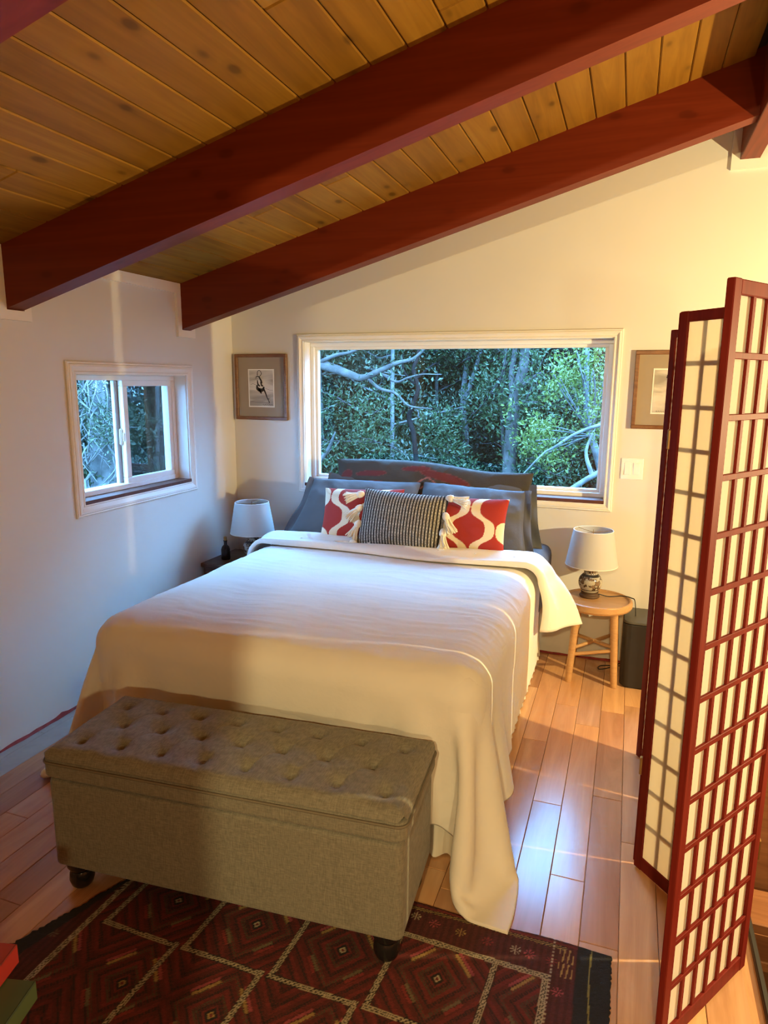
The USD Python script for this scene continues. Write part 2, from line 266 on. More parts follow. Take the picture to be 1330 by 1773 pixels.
# white trim boards round the beam ends on the left wall and round the ridge end
tr = []; T = .016
for yb, yp in ((BEAMS[0], BEAMS[1]+.089), (BEAMS[1], BEAMS[2]+.089), (BEAMS[2], BEAMS[3]+.089)):
    zt, zl = zc(XL), zb(XL)
    from shapely.ops import unary_union
    u = unary_union([sbox(yp, zt-.050, yb, zt+.004), sbox(yb-.036, zl-.040, yb, zt), sbox(yb-.036, zl-.040, yb+.125, zl), sbox(yb+.089, zl-.040, yb+.125, zt)])
    tr.append(frame_map(extrude(u, T), (XL, 0, 0), (0, 1, 0), (0, 0, 1), (1, 0, 0)))
for k, t in enumerate(tr): tag(obj(f'trim_{3+k}', t, 'trim_paint', smooth=False), kind='structure')
tag(obj('trim_6', frame_map(extrude(unary_union([sbox(.378, 2.605, .416, 2.86), sbox(.378, 2.605, .545, 2.648), sbox(.504, 2.605, .545, 2.86)]), T), (0, YB, 0), (1, 0, 0), (0, 0, 1), (0, -1, 0)), 'trim_paint', smooth=False), kind='structure')
# torn red paper edge where the baseboard is missing
def torn(n, L, seed):
    r = np.random.default_rng(seed); s = np.linspace(0, L, n)
    h = .008+.007*r.random(n); d = .005+.009*r.random(n); h[r.random(n) < .10] += .014
    return s, h, d
def torn_mesh(p0, along, out, L, n, seed):
    s, h, d = torn(n, L, seed); o, a, q = np.array(p0, float), np.array(along, float), np.array(out, float); Z = np.array([0, 0, 1.])
    P = np.stack([o+s[:, None]*a+q*.001+Z*h[:, None], o+s[:, None]*a+q*(d*.6)[:, None]+Z*(h*.6)[:, None], o+s[:, None]*a+q*d[:, None]+Z*.002], 1)
    return sheet(P[::-1], .001)
tag(obj('baseboard_left', torn_mesh((XL, .5, 0), (0, 1, 0), (1, 0, 0), 3.4, 90, 1), 'torn_red_paper', smooth=False), kind='structure')
tag(obj('baseboard_back', torn_mesh((-2.4, YB, 0), (1, 0, 0), (0, -1, 0), 3.6, 80, 2), 'torn_red_paper', smooth=False), kind='structure')
# ---- windows
def casing_profile(w, t=.018):                                          # moulded trim: u across from the opening outwards, v out of the wall
    return [(0, 0), (0, t*.55), (w*.12, t*.62), (w*.2, t*.45), (w*.36, t*.6), (w*.55, t), (w*.72, t*.95), (w*.8, t*.7), (w*.9, t*.75), (w, t*.5), (w, 0)]
def casing(a0, a1, b0, b1, w, top=True, bottom=True):
    """mitred mouldings in the (a, b) plane, v out: returns four meshes."""
    pr = np.array(casing_profile(w)); out = []
    c = [(a0, b0), (a1, b0), (a1, b1), (a0, b1)]; dg = [(-1, -1), (1, -1), (1, 1), (-1, 1)]
    for k in range(4):
        (p, q), (dp, dq) = (c[k], c[(k+1) % 4]), (dg[k], dg[(k+1) % 4]); n = len(pr)
        v = [(p[0]+dp[0]*u, p[1]+dp[1]*u, h) for u, h in pr]+[(q[0]+dq[0]*u, q[1]+dq[1]*u, h) for u, h in pr]
        f = [(i, i+1, n+i+1) for i in range(n-1)]+[(i, n+i+1, n+i) for i in range(n-1)]
        f += [(0, i, i+1) for i in range(1, n-1)]+[(n, n+i+1, n+i) for i in range(1, n-1)]
        m = trimesh.Trimesh(v, f, process=False); trimesh.repair.fix_normals(m); out.append(m)
    return out
back = lambda m: frame_map(m, (0, YB, 0), (1, 0, 0), (0, 0, 1), (0, -1, 0))
left = lambda m: frame_map(m, (XL, 0, 0), (0, 1, 0), (0, 0, 1), (1, 0, 0))
w1 = thing('window_1', kind='structure')
for m in casing(WIN[0]+.002, WIN[1]-.002, WIN[2]+.002, WIN[3]-.002, .044): obj('casing', back(m), 'trim_paint', w1, smooth=30)
x0, x1, z0, z1 = WIN
jd = .085
for b in (box(x0-.012, x0+.006, YB, YB+.15, z0, z1), box(x1-.006, x1+.012, YB, YB+.15, z0, z1), box(x0, x1, YB, YB+.15, z1-.006, z1+.012)): obj('jamb', b, 'trim_paint', w1)
obj('sill', box(x0+.001, x1-.001, YB-.014, YB+.15, z0, z0+.020, .002), 'sill_wood', w1)
def ring(x0, x1, z0, z1, w, y0, y1, b=.003): return [box(x0, x1, y0, y1, z1-w, z1, b), box(x0, x1, y0, y1, z0, z0+w, b), box(x0, x0+w, y0, y1, z0+w*.98, z1-w*.98, b), box(x1-w, x1, y0, y1, z0+w*.98, z1-w*.98, b)]
zi = z0+.020
obj('window_frame', ring(x0+.006, x1-.006, zi, z1-.006, .026, YB+jd, YB+.15)+ring(x0+.030, x1-.030, zi+.024, z1-.030, .020, YB+jd+.018, YB+.14), 'vinyl_white', w1)
obj('pane', box(x0+.045, x1-.045, YB+.118, YB+.1185, zi+.04, z1-.045), 'pane_glass', w1, smooth=False)
w2 = thing('window_2', kind='structure')
y0, y1, z0, z1 = LW
for m in casing(y0+.002, y1-.002, z0+.002, z1-.002, .058): obj('casing', left(m), 'trim_paint', w2, smooth=30)
for b in (box(y0-.01, y0+.006, z0, z1, -.155, 0), box(y1-.006, y1+.01, z0, z1, -.155, 0), box(y0, y1, z1-.006, z1+.01, -.155, 0)): obj('jamb', left(b), 'trim_paint', w2)
obj('sill', left(box(y0+.001, y1-.001, z0, z0+.018, -.155, .012, .002)), 'sill_wood', w2)
zi = z0+.018; ring2 = lambda a0, a1, b0, b1, w, d0, d1: [left(m) for m in (box(a0, a1, b1-w, b1, d0, d1, .003), box(a0, a1, b0, b0+w, d0, d1, .003), box(a0, a0+w, b0+w*.97, b1-w*.97, d0, d1, .003), box(a1-w, a1, b0+w*.97, b1-w*.97, d0, d1, .003))]
obj('window_frame', ring2(y0+.006, y1-.006, zi, z1-.006, .028, -.15, -.075), 'vinyl_white', w2)
ym = 3.005
obj('fixed_stile', left(box(ym-.035, ym+.01, zi+.028, z1-.034, -.142, -.118, .003)), 'sash_grey', w2)
sash = obj('sash', ring2(ym-.012, y1-.026, zi+.020, z1-.028, .036, -.115, -.082), 'vinyl_white', w2)
obj('pane', left(box(ym+.02, y1-.055, zi+.05, z1-.06, -.098, -.0975)), 'pane_glass', sash, smooth=False)
obj('latch', [left(box(ym-.028, ym+.004, 1.235, 1.325, -.117, -.098, .008)), left(box(ym-.018, ym-.004, 1.255, 1.305, -.1, -.085, .005))], 'page_paper', sash)
obj('pane', left(box(y0+.03, ym-.03, zi+.024, z1-.03, -.130, -.1295)), 'pane_glass', w2, smooth=False)
obj('insect_screen', left(box(ym-.01, y1-.03, zi+.024, z1-.03, -.1475, -.147)), 'screen_mesh', w2, smooth=False)
obj('screen_frame', ring2(ym-.012, y1-.012, zi+.02, z1-.02, .016, -.153, -.143), 'black_plastic', w2)
# ------------------------------------------------------------------ pictures and switch on the back wall
def picture(cx, zt, zb_, w, label, kind):
    h = zt-zb_; t = thing('framed_picture', label, 'picture', (cx, YB-.001, zb_))
    X = lambda m: frame_map(m, (0, 0, 0), (1, 0, 0), (0, 0, 1), (0, -1, 0))
    fwid = .021
    fr = [box(-w/2, w/2, 0, fwid, 0, .022, .003), box(-w/2, w/2, h-fwid, h, 0, .022, .003), box(-w/2, -w/2+fwid, fwid*.9, h-fwid*.9, 0, .022, .003), box(w/2-fwid, w/2, fwid*.9, h-fwid*.9, 0, .022, .003)]
    obj('frame', [X(m) for m in fr], 'picture_wood', t); obj('mat_board', X(box(-w/2+.01, w/2-.01, .01, h-.01, .002, .010)), 'mat_board', t)
    pw, ph, pz = w*.50, h*.58, h*.195
    pa = obj('print', X(box(-pw/2, pw/2, pz, pz+ph, .009, .0115)), 'print_border', t)
    b = .008; obj('wash', X(box(-pw/2+b, pw/2-b, pz+b, pz+ph-b, .011, .0125)), 'ink_wash', pa)
    S = []
    def stroke(pts, r):
        from shapely.geometry import LineString
        P = curve(pts, 8); rr = np.interp(np.linspace(0, 1, len(P)), np.linspace(0, 1, len(r)), r)
        from shapely import union_all
        g = union_all([LineString(P[i:i+2]).buffer(max(rr[i], .0006), quad_segs=3) for i in range(len(P)-1)])
        for q in getattr(g, 'geoms', [g]): S.append(X(extrude(q, .0006, .0122)))
    U = lambda u, v: (-pw/2+u*pw, pz+v*ph)
    if kind == 'figure':
        stroke([U(.36, .84), U(.38, .94), U(.46, .96), U(.52, .88), U(.44, .80)], [.002, .0015, .002]); stroke([U(.30, .74), U(.32, .80), U(.42, .80), U(.50, .72)], [.001, .003, .003])
        for a in ([U(.42, .80), U(.50, .70), U(.53, .64)], [U(.36, .70), U(.38, .60), U(.44, .56)], [U(.48, .66), U(.52, .58), U(.56, .56)]): stroke(a, [.003, .006, .004])
        stroke([U(.34, .56), U(.36, .49), U(.46, .45), U(.56, .46), U(.60, .52)], [.006, .010, .012, .009, .005]); stroke([U(.42, .47), U(.48, .40), U(.50, .36)], [.008, .006, .001])
        stroke([U(.58, .50), U(.66, .38), U(.72, .26), U(.76, .20)], [.006, .004, .002]); stroke([U(.74, .22), U(.80, .22)], [.003, .002]); stroke([U(.76, .20), U(.80, .14), U(.79, .11)], [.002, .003, .002])
        stroke([U(.08, .14), U(.4, .13), U(.75, .12)], [.0008, .0006]); stroke([U(.10, .60), U(.2, .61), U(.32, .58)], [.0008, .0006]); stroke([U(.66, .50), U(.8, .46), U(.95, .45)], [.0007, .0006])
        for k in range(5): stroke([U(.55+.08*k, .065), U(.58+.08*k, .08), U(.60+.08*k, .06)], [.0008])
    else:
        r = random.Random(3)
        stroke([U(.62, .06), U(.63, .25), U(.60, .45), U(.66, .70)], [.006, .005, .003]); stroke([U(.61, .42), U(.50, .60), U(.44, .66)], [.003, .0015]); stroke([U(.62, .5), U(.75, .66), U(.82, .74)], [.003, .0015])
        for k in range(46):
            u, v = r.uniform(.40, .9), r.uniform(.52, .92); stroke([U(u, v), U(u+r.uniform(-.05, .05), v+r.uniform(-.03, .03)), U(u+r.uniform(-.06, .06), v+r.uniform(-.03, .03))], [.001, .0045, .001])
        for k in range(7): stroke([U(.14+.06*k, .055), U(.16+.06*k, .07), U(.18+.06*k, .05)], [.0008])
    obj('ink_drawing', S, 'ink', pa, smooth=False); return t
picture(-2.243, 1.748, 1.332, .375, 'wood-framed ink drawing of a leaning figure, left of the big window', 'figure')
picture(.195, 1.752, 1.342, .375, 'wood-framed ink drawing of a tree, partly behind the folding screen', 'tree')
sw = thing('light_switch', 'white double rocker light switch on the wall right of the window', 'light switch', (.031, YB, 1.123))
XB = lambda m: frame_map(m, (0, 0, 0), (1, 0, 0), (0, 0, 1), (0, -1, 0))
obj('wall_plate', XB(box(-.058, .058, -.0585, .0585, 0, .006, .003)), 'vinyl_white', sw)
for k in (-1, 1): obj('rocker', XB(rot(box(k*.023-.0165, k*.023+.0165, -.033, .033, .003, .009, .0015), (1, 0, 0), 3*k)), 'vinyl_white', sw)
# ------------------------------------------------------------------ bed
BX0, BX1, BY0, BY1, BZ = -1.915, -.372, 1.955, 3.925, .675
bed = thing('bed', 'queen bed with grey fitted sheet and cream ruffled bed skirt, head against the window wall', 'bed', ((BX0+BX1)/2, BY1, 0))
OB = ((BX0+BX1)/2, BY1, 0)
LOC = lambda m: mov(m, (-OB[0], -OB[1], -OB[2]))
def rbox(x0, x1, y0, y1, z0, z1, r, n=6):
    xs, ys, zs = [np.unique(np.concatenate([np.linspace(a, a+r, n), np.linspace(b-r, b, n)])) for a, b in ((x0, x1), (y0, y1), (z0, z1))]
    m = cat([trimesh.Trimesh(*f, process=False) for f in _faces(xs, ys, zs)]); m.merge_vertices()
    v = m.vertices; lo, hi = np.array([x0, y0, z0])+r, np.array([x1, y1, z1])-r; c = np.clip(v, lo, hi); d = v-c; l = np.linalg.norm(d, axis=1, keepdims=True)
    m.vertices = c + np.where(l > 0, d/np.maximum(l, 1e-9)*np.minimum(r, np.abs(d).max(1, keepdims=True)), 0); return m
def _faces(xs, ys, zs):
    out = []
    for ax in range(3):
        A, B = [(ys, zs), (xs, zs), (xs, ys)][ax]; C = (xs, ys, zs)[ax]
        for side in (0, -1):
            P = np.zeros((len(A), len(B), 3)); o = [k for k in range(3) if k != ax]
            P[..., o[0]] = A[:, None]; P[..., o[1]] = B[None]; P[..., ax] = C[side]; f = grid_faces(len(A), len(B))
            flip = (side == -1) == (ax == 1)
            out.append((P.reshape(-1, 3), f[:, ::-1] if flip else f))
    return out
obj('box_base', LOC(rbox(BX0+.08, BX1-.08, BY0+.09, BY1-.03, .14, .36, .03)), 'skirt_cotton', bed)
for x in (BX0+.1, BX1-.1):
    for y in (BY0+.15, BY1-.1): obj('leg', LOC(rod((x, y, 0), (x, y, .15), .025)), 'black_plastic', bed)
mt = obj('mattress', LOC(rbox(BX0, BX1, BY0, BY1, .36, BZ, .10)), 'duvet_cotton', bed)
# fitted sheet: a wrinkled skin over the head half of the mattress
s = rbox(BX0-.006, BX1+.008, 3.40, BY1+.004, .375, BZ+.010, .066, 7).subdivide().subdivide()
nz = meshkit.fbm(s.vertices*np.array([9, 16, 9])+3, 3)-.5; s.vertices += s.vertex_normals*(nz*.022)[:, None]
obj('fitted_sheet', LOC(s), 'grey_sheet', bed)
def skirt(p0, p1, z1, out, seed, amp=.013, wl=.075):
    p0, p1 = np.array(p0, float), np.array(p1, float); L = np.linalg.norm(p1-p0); n = int(L/.008); r = np.random.default_rng(seed)
    s = np.linspace(0, 1, n); ph = np.cumsum(1+.5*ndimage.gaussian_filter1d(r.standard_normal(n), 8)*3)*L/n/wl*2*PI; P = np.zeros((n, 12, 3))
    for j, t in enumerate(np.linspace(0, 1, 12)):
        P[:, j, :2] = p0+(p1-p0)*s[:, None]+np.array(out)*((amp*(.25+1.1*t)*np.sin(ph)+.012*t*t))[:, None]; P[:, j, 2] = z1*(1-t)+.008*t
    return P
for p0, p1, o, sd in (((BX1-.055, BY1-.05), (BX1-.055, BY0+.06), (1, 0), 1), ((BX1-.06, BY0+.06), (BX0+.06, BY0+.06), (0, -1), 2), ((BX0+.055, BY0+.06), (BX0+.055, BY1-.05), (-1, 0), 3)):
    obj('bed_skirt', LOC(sheet(skirt(p0, p1, .36, o, sd), .003)), 'skirt_cotton', bed, smooth=60)
# duvet: a cloth settled over the mattress
def drape(x0, x1, y0, y1, h, steps=150, seed=2):
    nx, ny = int((x1-x0)/h)+1, int((y1-y0)/h)+1
    X, Y = np.meshgrid(np.linspace(x0, x1, nx), np.linspace(y0, y1, ny), indexing='ij'); r = np.random.default_rng(seed)
    P = np.stack([X, Y, np.full_like(X, BZ+.03)+.012*meshkit.fbm(np.stack([X*3, Y*3, X*0], -1), 3)], -1); V = np.zeros_like(P)
    hx, hy = (x1-x0)/(nx-1), (y1-y0)/(ny-1); hd = math.hypot(hx, hy)
    RC = .115; lo = np.array([BX0, BY0, -1.0])+RC; hi = np.array([BX1, BY1+.5, BZ+.012])-RC
    bo, bn = np.array([-.49, 1.855]), np.array([-math.sin(math.radians(4)), math.cos(math.radians(4))])     # back of the bench
    bd = np.array([math.cos(math.radians(4)), math.sin(math.radians(4))])
    cons = []
    for ax, L, w in ((0, hx, 1.), (1, hy, 1.)):
        for k in (0, 1):
            a = [slice(None)]*2; b = [slice(None)]*2; n = P.shape[ax]; a[ax] = slice(k, n-1, 2); b[ax] = slice(k+1, n, 2); cons.append((tuple(a), tuple(b), L, w))
    for kx in (0, 1):
        a0, b0 = slice(kx, nx-1, 2), slice(kx+1, nx, 2)
        for sgn in (1, -1):
            ya, yb = (slice(0, ny-1), slice(1, ny)) if sgn > 0 else (slice(1, ny), slice(0, ny-1)); cons.append(((a0, ya), (b0, yb), hd, .35))
    for ax, L in ((0, 4*hx), (1, 4*hy)):
        for k in range(8):
            n = P.shape[ax]; ia = np.array([i for i in range(n-4) if i % 8 == k or (i % 8 == k)]);
            if len(ia): a = [slice(None)]*2; b = [slice(None)]*2; a[ax] = ia; b[ax] = ia+4; cons.append((tuple(a), tuple(b), L, -.06))
    dt = 1/60; fixed = (X > BX0+.125) & (X < BX1-.125) & (Y > BY0+.125); P0 = P.copy(); P0[..., 2] = BZ+.016
    P[..., 2] = BZ+.016
    for it in range(steps):
        V[..., 2] -= 9.8*dt; V *= .97; Q = P+V*dt
        for _ in range(9):
            for a, b, L, w in cons:
                d = Q[b]-Q[a]; l = np.linalg.norm(d, axis=-1, keepdims=True)+1e-9; c = (l-L)/l
                if w < 0: c = np.minimum(c, 0)*-w                       # resists folding only
                else: c = c*w
                c = d*(c*.5); Q[a] += c; Q[b] -= c
            c = np.clip(Q, lo, hi); d = Q-c; l = np.linalg.norm(d, axis=-1, keepdims=True); inside = (l < RC)
            push = np.where(l > 1e-6, c+d/np.maximum(l, 1e-6)*RC, Q)
            top = (l <= 1e-6)[..., 0]; push[top, 2] = hi[2]+RC
            new = np.where(inside, push, Q)
            fr = inside[..., 0]; Q = new; Q[fr] = P[fr]*.25*np.array([1, 1, 0])+Q[fr]*np.array([.75, .75, 1])
            s = (Q[..., :2]-bo)@bn; u = (Q[..., :2]-bo)@bd; hit = (s < 0) & (u < .0) & (Q[..., 2] < .50)
            Q[..., 0] -= np.where(hit, s*bn[0], 0); Q[..., 1] -= np.where(hit, s*bn[1], 0)
            fl_ = Q[..., 2] < .012; Q[..., 2] = np.maximum(Q[..., 2], .012); Q[fl_, :2] = P[fl_, :2]*.6+Q[fl_, :2]*.4
            Q[..., 0] = np.maximum(Q[..., 0], XL+.02); Q[fixed] = P0[fixed]
        V = np.clip((Q-P)/dt, -2.5, 2.5); P = Q
    return P
D = drape(BX0-.40, BX1+.44, BY0-.35, 3.47, .027)
D = np.stack([ndimage.zoom(D[..., k], 2.6, order=3) for k in range(3)], -1)
def wrinkle(D, seed=0, amp=.006):
    du, dv = np.gradient(D, axis=0), np.gradient(D, axis=1); n = np.cross(du, dv); n /= np.linalg.norm(n, axis=2, keepdims=True)
    q = D+.12*(meshkit.fbm(D*4, 2, seed+7)[..., None]-.5); w = meshkit.fbm(np.stack([q[..., 0]*3.2, q[..., 1]*19, q[..., 2]*3], -1), 3, seed)
    w = 1-np.abs(2*w-1)*2; w = np.clip(w, 0, 1)**2; m = meshkit.fbm(D*np.array([2.2, 2.2, 1]), 2, seed+3)
    top = np.clip((D[..., 2]-.6)/.06, 0, 1); loft = .010*(meshkit.fbm(D*np.array([3, 3, 3.]), 2, seed+5)-.5)
    return D+n*((amp*w*np.clip(m*2.2-.6, 0, 1)*top+loft)[..., None])
D = wrinkle(D)
dv = obj('duvet', sheet(D, .012), 'duvet_cotton', smooth=True)
tag(dv, 'cream white cotton duvet covering the bed, its near corner hanging to the floor', 'duvet')
# the turned-back head end of the duvet
def fold_strip():
    W = (BX1-BX0)/2; xc = (BX0+BX1)/2; R = .085; zt = BZ+.040; n = 130; m = 40
    drop_l, drop_r = .16, .29; tot = W*2-2*R; arc = PI/2*R
    s = np.linspace(-(W-R+arc+drop_l), W-R+arc+drop_r, n); P = np.zeros((n, m, 3))
    for i, t in enumerate(s):
        a = abs(t)-(W-R+.025); sg = np.sign(t)
        if a <= 0: x, z, ox, oz = t, 0, 0, 1
        elif a < arc: th = a/R; x, z, ox, oz = sg*(W-R+.025+R*math.sin(th)), -R*(1-math.cos(th)), sg*math.sin(th), math.cos(th)
        else: e = a-arc; x, z, ox, oz = sg*(W+.025+.10*e+.015*math.sin(e*14)), -R-e*.93, sg, 0
        side = max(0, a-arc*.5)
        yb, yf = 3.475-.1*side, 3.225-.02*math.sin(t*2.4+1)-.012*math.sin(t*7)-(-.02 if sg > 0 else .45)*side
        if a > arc: k = min(1, (a-arc)/.36); yf += (.03*k*k if sg > 0 else 0); yb += .0
        for j, v in enumerate(np.linspace(-1, 1, m)):
            # cross-section: a soft lip, thick at the near fold
            y = yb+(yf-yb)*(v+1)/2; lip = .015*math.sqrt(max(0, 1-max(0, (v-.72)/.28)**2)); h = lip+.008*math.sin(4*v+t*5)+.010*(meshkit.fbm(np.array([t*4., y*14, 0]), 2)-.5)
            if v > .995: h = -.012
            fl2 = .24*(1-v)*max(0, a-arc*.6) if sg > 0 else 0
            P[i, j] = xc+x+ox*h+fl2, y, zt+z+oz*h
    return P
Pf = fold_strip(); obj('turned_back_edge', sheet(Pf[:, ::-1], .014), 'duvet_cotton', dv, smooth=True)
for k in range(7):
    x = -1.62+.19*k; obj('button', mov(lathe([(0, 0), (.006, 0), (.007, .002), (0, .004)], 10), (x, 3.245-.012*math.sin(x*7), BZ+.076)), 'trim_paint', dv)
# ------------------------------------------------------------------ pillows and cushions
def pillow_grid(w, h, t, n=48, m=40, pinch=.05, seed=0, wr=.004, power=2.6, flange=0.):
    u, v = np.linspace(-1, 1, n), np.linspace(-1, 1, m); U, V = np.meshgrid(u, v, indexing='ij')
    th = t/2*((1-np.abs(U)**power)*(1-np.abs(V)**power))**.55
    x = w/2*U*(1-pinch*(1-V**2)*np.abs(U)); y = h/2*V*(1-pinch*(1-U**2)*np.abs(V))
    return U, V, x, y, th, seed, wr, flange
def pillow(pg, bend=0, sag=0):
    U, V, x, y, th, seed, wr, fl_ = pg; n, m = U.shape
    out = []
    for sgn in (1, -1):
        q = np.stack([x*7, y*7, np.full_like(x, sgn*3.+seed)], -1); nz = (1-np.abs(2*meshkit.fbm(q, 3, seed)-1))-.6
        rad = (1-np.abs(2*meshkit.fbm(np.stack([np.arctan2(y, x)*2.2, np.hypot(x, y)*2, x*0+seed], -1), 2, seed+4)-1))-.6
        z = sgn*(th+(wr*nz+wr*rad*np.hypot(U, V))*np.minimum(1, th/.02))+bend*U**2+sag*V
        out.append(np.stack([x, y, z], -1))
    f = grid_faces(n, m); k = n*m
    mm = trimesh.Trimesh(np.vstack([out[0].reshape(-1, 3), out[1].reshape(-1, 3)]), np.vstack([f, f[:, ::-1]+k]), process=False)
    return mm
def place(m, center, lean, yaw=0, roll=0):
    """pillow plane (x right, y up, z towards the camera) stood up, leaning back by lean degrees."""
    m = rot(m, (0, 0, 1), roll); m = frame_map(m, (0, 0, 0), (1, 0, 0), (0, 0, 1), (0, -1, 0)); m = rot(m, (1, 0, 0), -lean); m = rot(m, (0, 0, 1), yaw); return mov(m, center)
def flange_of(w, h, t, f, seed):
    """pillowcase with a flat hem strip at the open end (the +x side)"""
    a = pillow(pillow_grid(w, h, t, seed=seed, wr=.017)); r = np.random.default_rng(seed); n = 26; s = np.linspace(-1, 1, n)
    P = np.zeros((5, n, 3))
    for i in range(5): P[i, :, 0] = w/2*(1-.05*(1-s**2))-.012+i*f/4; P[i, :, 1] = h/2*s*(1+.03*i/4); P[i, :, 2] = .006*np.sin(s*5+i*.8+seed)*i/2
    return a, sheet(P, .004)
def grey(name_label, w, h, t, f, seed, c, lean, yaw, roll, side):
    a, fl_ = flange_of(w, h, t, f, seed)
    for m in (a, fl_): m.vertices[:, 0] *= 1-.13*(m.vertices[:, 1]/(h/2))*(m.vertices[:, 0] > 0)
    if side < 0:
        for m in (a, fl_): m.vertices[:, 0] *= -1; m.invert()
    o = thing('pillow', name_label, 'pillow', c)
    obj('pillowcase', place(a, (0, 0, 0), lean, yaw, roll), 'grey_sheet', o, smooth=True); obj('hem', place(fl_, (0, 0, 0), lean, yaw, roll), 'grey_sheet', o, smooth=True)
grey('crumpled grey pillow at the back left, behind the blue-grey left pillow', .66, .36, .10, .05, 11, (-1.42, 3.80, .845), 18, 0, -1, -1)
grey('crumpled grey pillow at the back right, its wide hem sticking out towards the lamp', .66, .40, .10, .09, 12, (-.83, 3.80, .845), 18, 0, -4, 1)
grey('blue-grey pillow at the front left, behind the left red cushion', .72, .40, .13, .05, 13, (-1.47, 3.66, .840), 36, 2, 1, -1)
grey('blue-grey pillow at the front right, behind the right red cushion', .64, .40, .13, .05, 14, (-.80, 3.66, .840), 36, -3, -2, 1)
# long printed sham against the window
pg = pillow_grid(1.20, .40, .13, 150, 60, .03, 21, .012); sh = pillow(pg, 0, 0); U, V = pg[0], pg[1]
sh.vertices[:, 1] += .022*np.sin(sh.vertices[:, 0]*3.2+2.2)-.018*np.exp(-((sh.vertices[:, 0]-.33)/.22)**2)*(sh.vertices[:, 1] > 0)
def sham_paint(x, y):
    c = np.tile(np.array([.048, .042, .034]), (len(x), 1)); c *= (.8+.4*meshkit.fbm(np.stack([x*9, y*9, x*0], -1), 3))[:, None]
    wob = .02*(meshkit.fbm(np.stack([x*14, y*14, x*0+5], -1), 2)-.5)
    for cx, cy, a, b, th in [(-.46, -.02, .10, .045, .2), (-.27, .02, .12, .04, -.25), (-.36, .11, .10, .018, .05), (.0, -.04, .06, .06, 0), (.10, .12, .16, .025, -.1), (.22, .05, .13, .028, .1), (.42, -.02, .085, .04, .15), (.43, .03, .05, .03, -.4), (-.08, .15, .09, .016, .1), (.13, -.03, .07, .035, -.5), (-.52, .1, .04, .03, .5)]:
        X, Y = (x-cx)*math.cos(th)+(y-cy)*math.sin(th), -(x-cx)*math.sin(th)+(y-cy)*math.cos(th); d = np.hypot(X/a, Y/b)+wob*14
        c = np.where((d < 1)[:, None], np.array([.125, .020, .018]), c); c = np.where(((d > .93) & (d < 1.03))[:, None], np.array([.15, .045, .042]), c)
    for k in (-1, 1):                                                     # pale lines meeting in a peak
        for off in (0, .045):
            d = np.abs(y-(.105-off-1.0*np.abs(x+.0)**1.2-.2*off*0))
            c = np.where(((d < .0045) & (np.abs(x) < .17))[:, None], np.array([.28, .11, .10]), c)
    return c
x_, y_ = np.tile(pg[2].ravel(), 2), np.tile(pg[3].ravel(), 2)
sham = thing('pillow_sham', 'long dark olive pillow sham with red printed shapes, standing against the window', 'pillow', (-1.085, 3.85, .905))
obj('sham_case', place(sh, (0, 0, 0), 8, 0, 0), 'sham_print', sham, smooth=True, paint=sham_paint(x_, y_))
# red cushions with a cream ogee print
def ogee(x, y, ox, oy, W=.137, Pd=.235, A=.0415, t=.048):
    w = A*np.sin(2*PI*(y-oy)/Pd); w = A*np.tanh(1.6*w/A)/np.tanh(1.6); wrap = lambda a, p: (a+p/2) % p-p/2
    d = np.minimum(np.abs(wrap(x-ox-w, 2*W)), np.abs(wrap(x-ox-W+w, 2*W))); cream = d < t/2
    return np.where(cream[:, None], np.array([.76, .66, .48]), np.array([.34, .022, .014]))
def red_cushion(label, c, lean, yaw, roll, ox, oy, seed):
    pg = pillow_grid(.47, .29, .13, 150, 96, .05, seed, .004); m = pillow(pg); o = thing('red_cushion', label, 'cushion', c)
    obj('cover', place(m, (0, 0, 0), lean, yaw, roll), 'printed_linen', o, smooth=True, paint=ogee(np.tile(pg[2].ravel(), 2), np.tile(pg[3].ravel(), 2), ox, oy))
red_cushion('red cushion with cream wave print, left of the striped cushion', (-1.375, 3.50, .855), 24, 3, 2, .025, .03, 31)
red_cushion('red cushion with cream wave print, right of the striped cushion', (-.79, 3.46, .850), 24, -3, 1, -.02, .02, 32)
# striped lumbar cushion with tassels
pg = pillow_grid(.485, .315, .15, 440, 120, .045, 41, .002); m = pillow(pg)
def stripes(x, y):
    s = (x/.0166) % 1.0; c = np.where((s < .50)[:, None], np.array([.020, .018, .018]), np.array([.42, .385, .32]))
    zig = (np.abs(((y/.0062) % 1)-.5) < .18) & (s >= .5); c = np.where((zig & (np.abs(s-.75) < .17))[:, None], np.array([.07, .062, .055]), c)
    return c*(.9+.2*meshkit.noise(np.stack([x*300, y*300, x*0], -1)))[:, None]
x_, y_ = np.tile(pg[2].ravel(), 2), np.tile(pg[3].ravel(), 2)
CS = (-1.108, 3.405, .852); lum = thing('striped_cushion', 'black and cream striped cushion with white side tassels, front centre of the bed', 'cushion', CS)
obj('cover', place(m, (0, 0, 0), 22, -2, -1.5), 'striped_knit', lum, smooth=True, paint=stripes(x_+.003*np.sin(y_*9), y_))
def tassel(seed, length, flare):
    r = random.Random(seed); S = []
    S.append(lathe([(0, .004), (.008, 0), (.013, -.010), (.013, -.020), (.009, -.026), (0, -.028)], 12))
    for k in range(34):
        a = r.uniform(0, 2*PI); q = r.uniform(.2, 1); e = q*flare
        S.append(tube(curve([(.008*math.cos(a)*q, .008*math.sin(a)*q, -.022), (e*.6*math.cos(a), e*.6*math.sin(a), -.022-length*.5), (e*math.cos(a+.3), e*math.sin(a+.3), -.022-length*r.uniform(.85, 1.05))], 4), [.0028]*8+[.0018], 5))
    return cat(S)
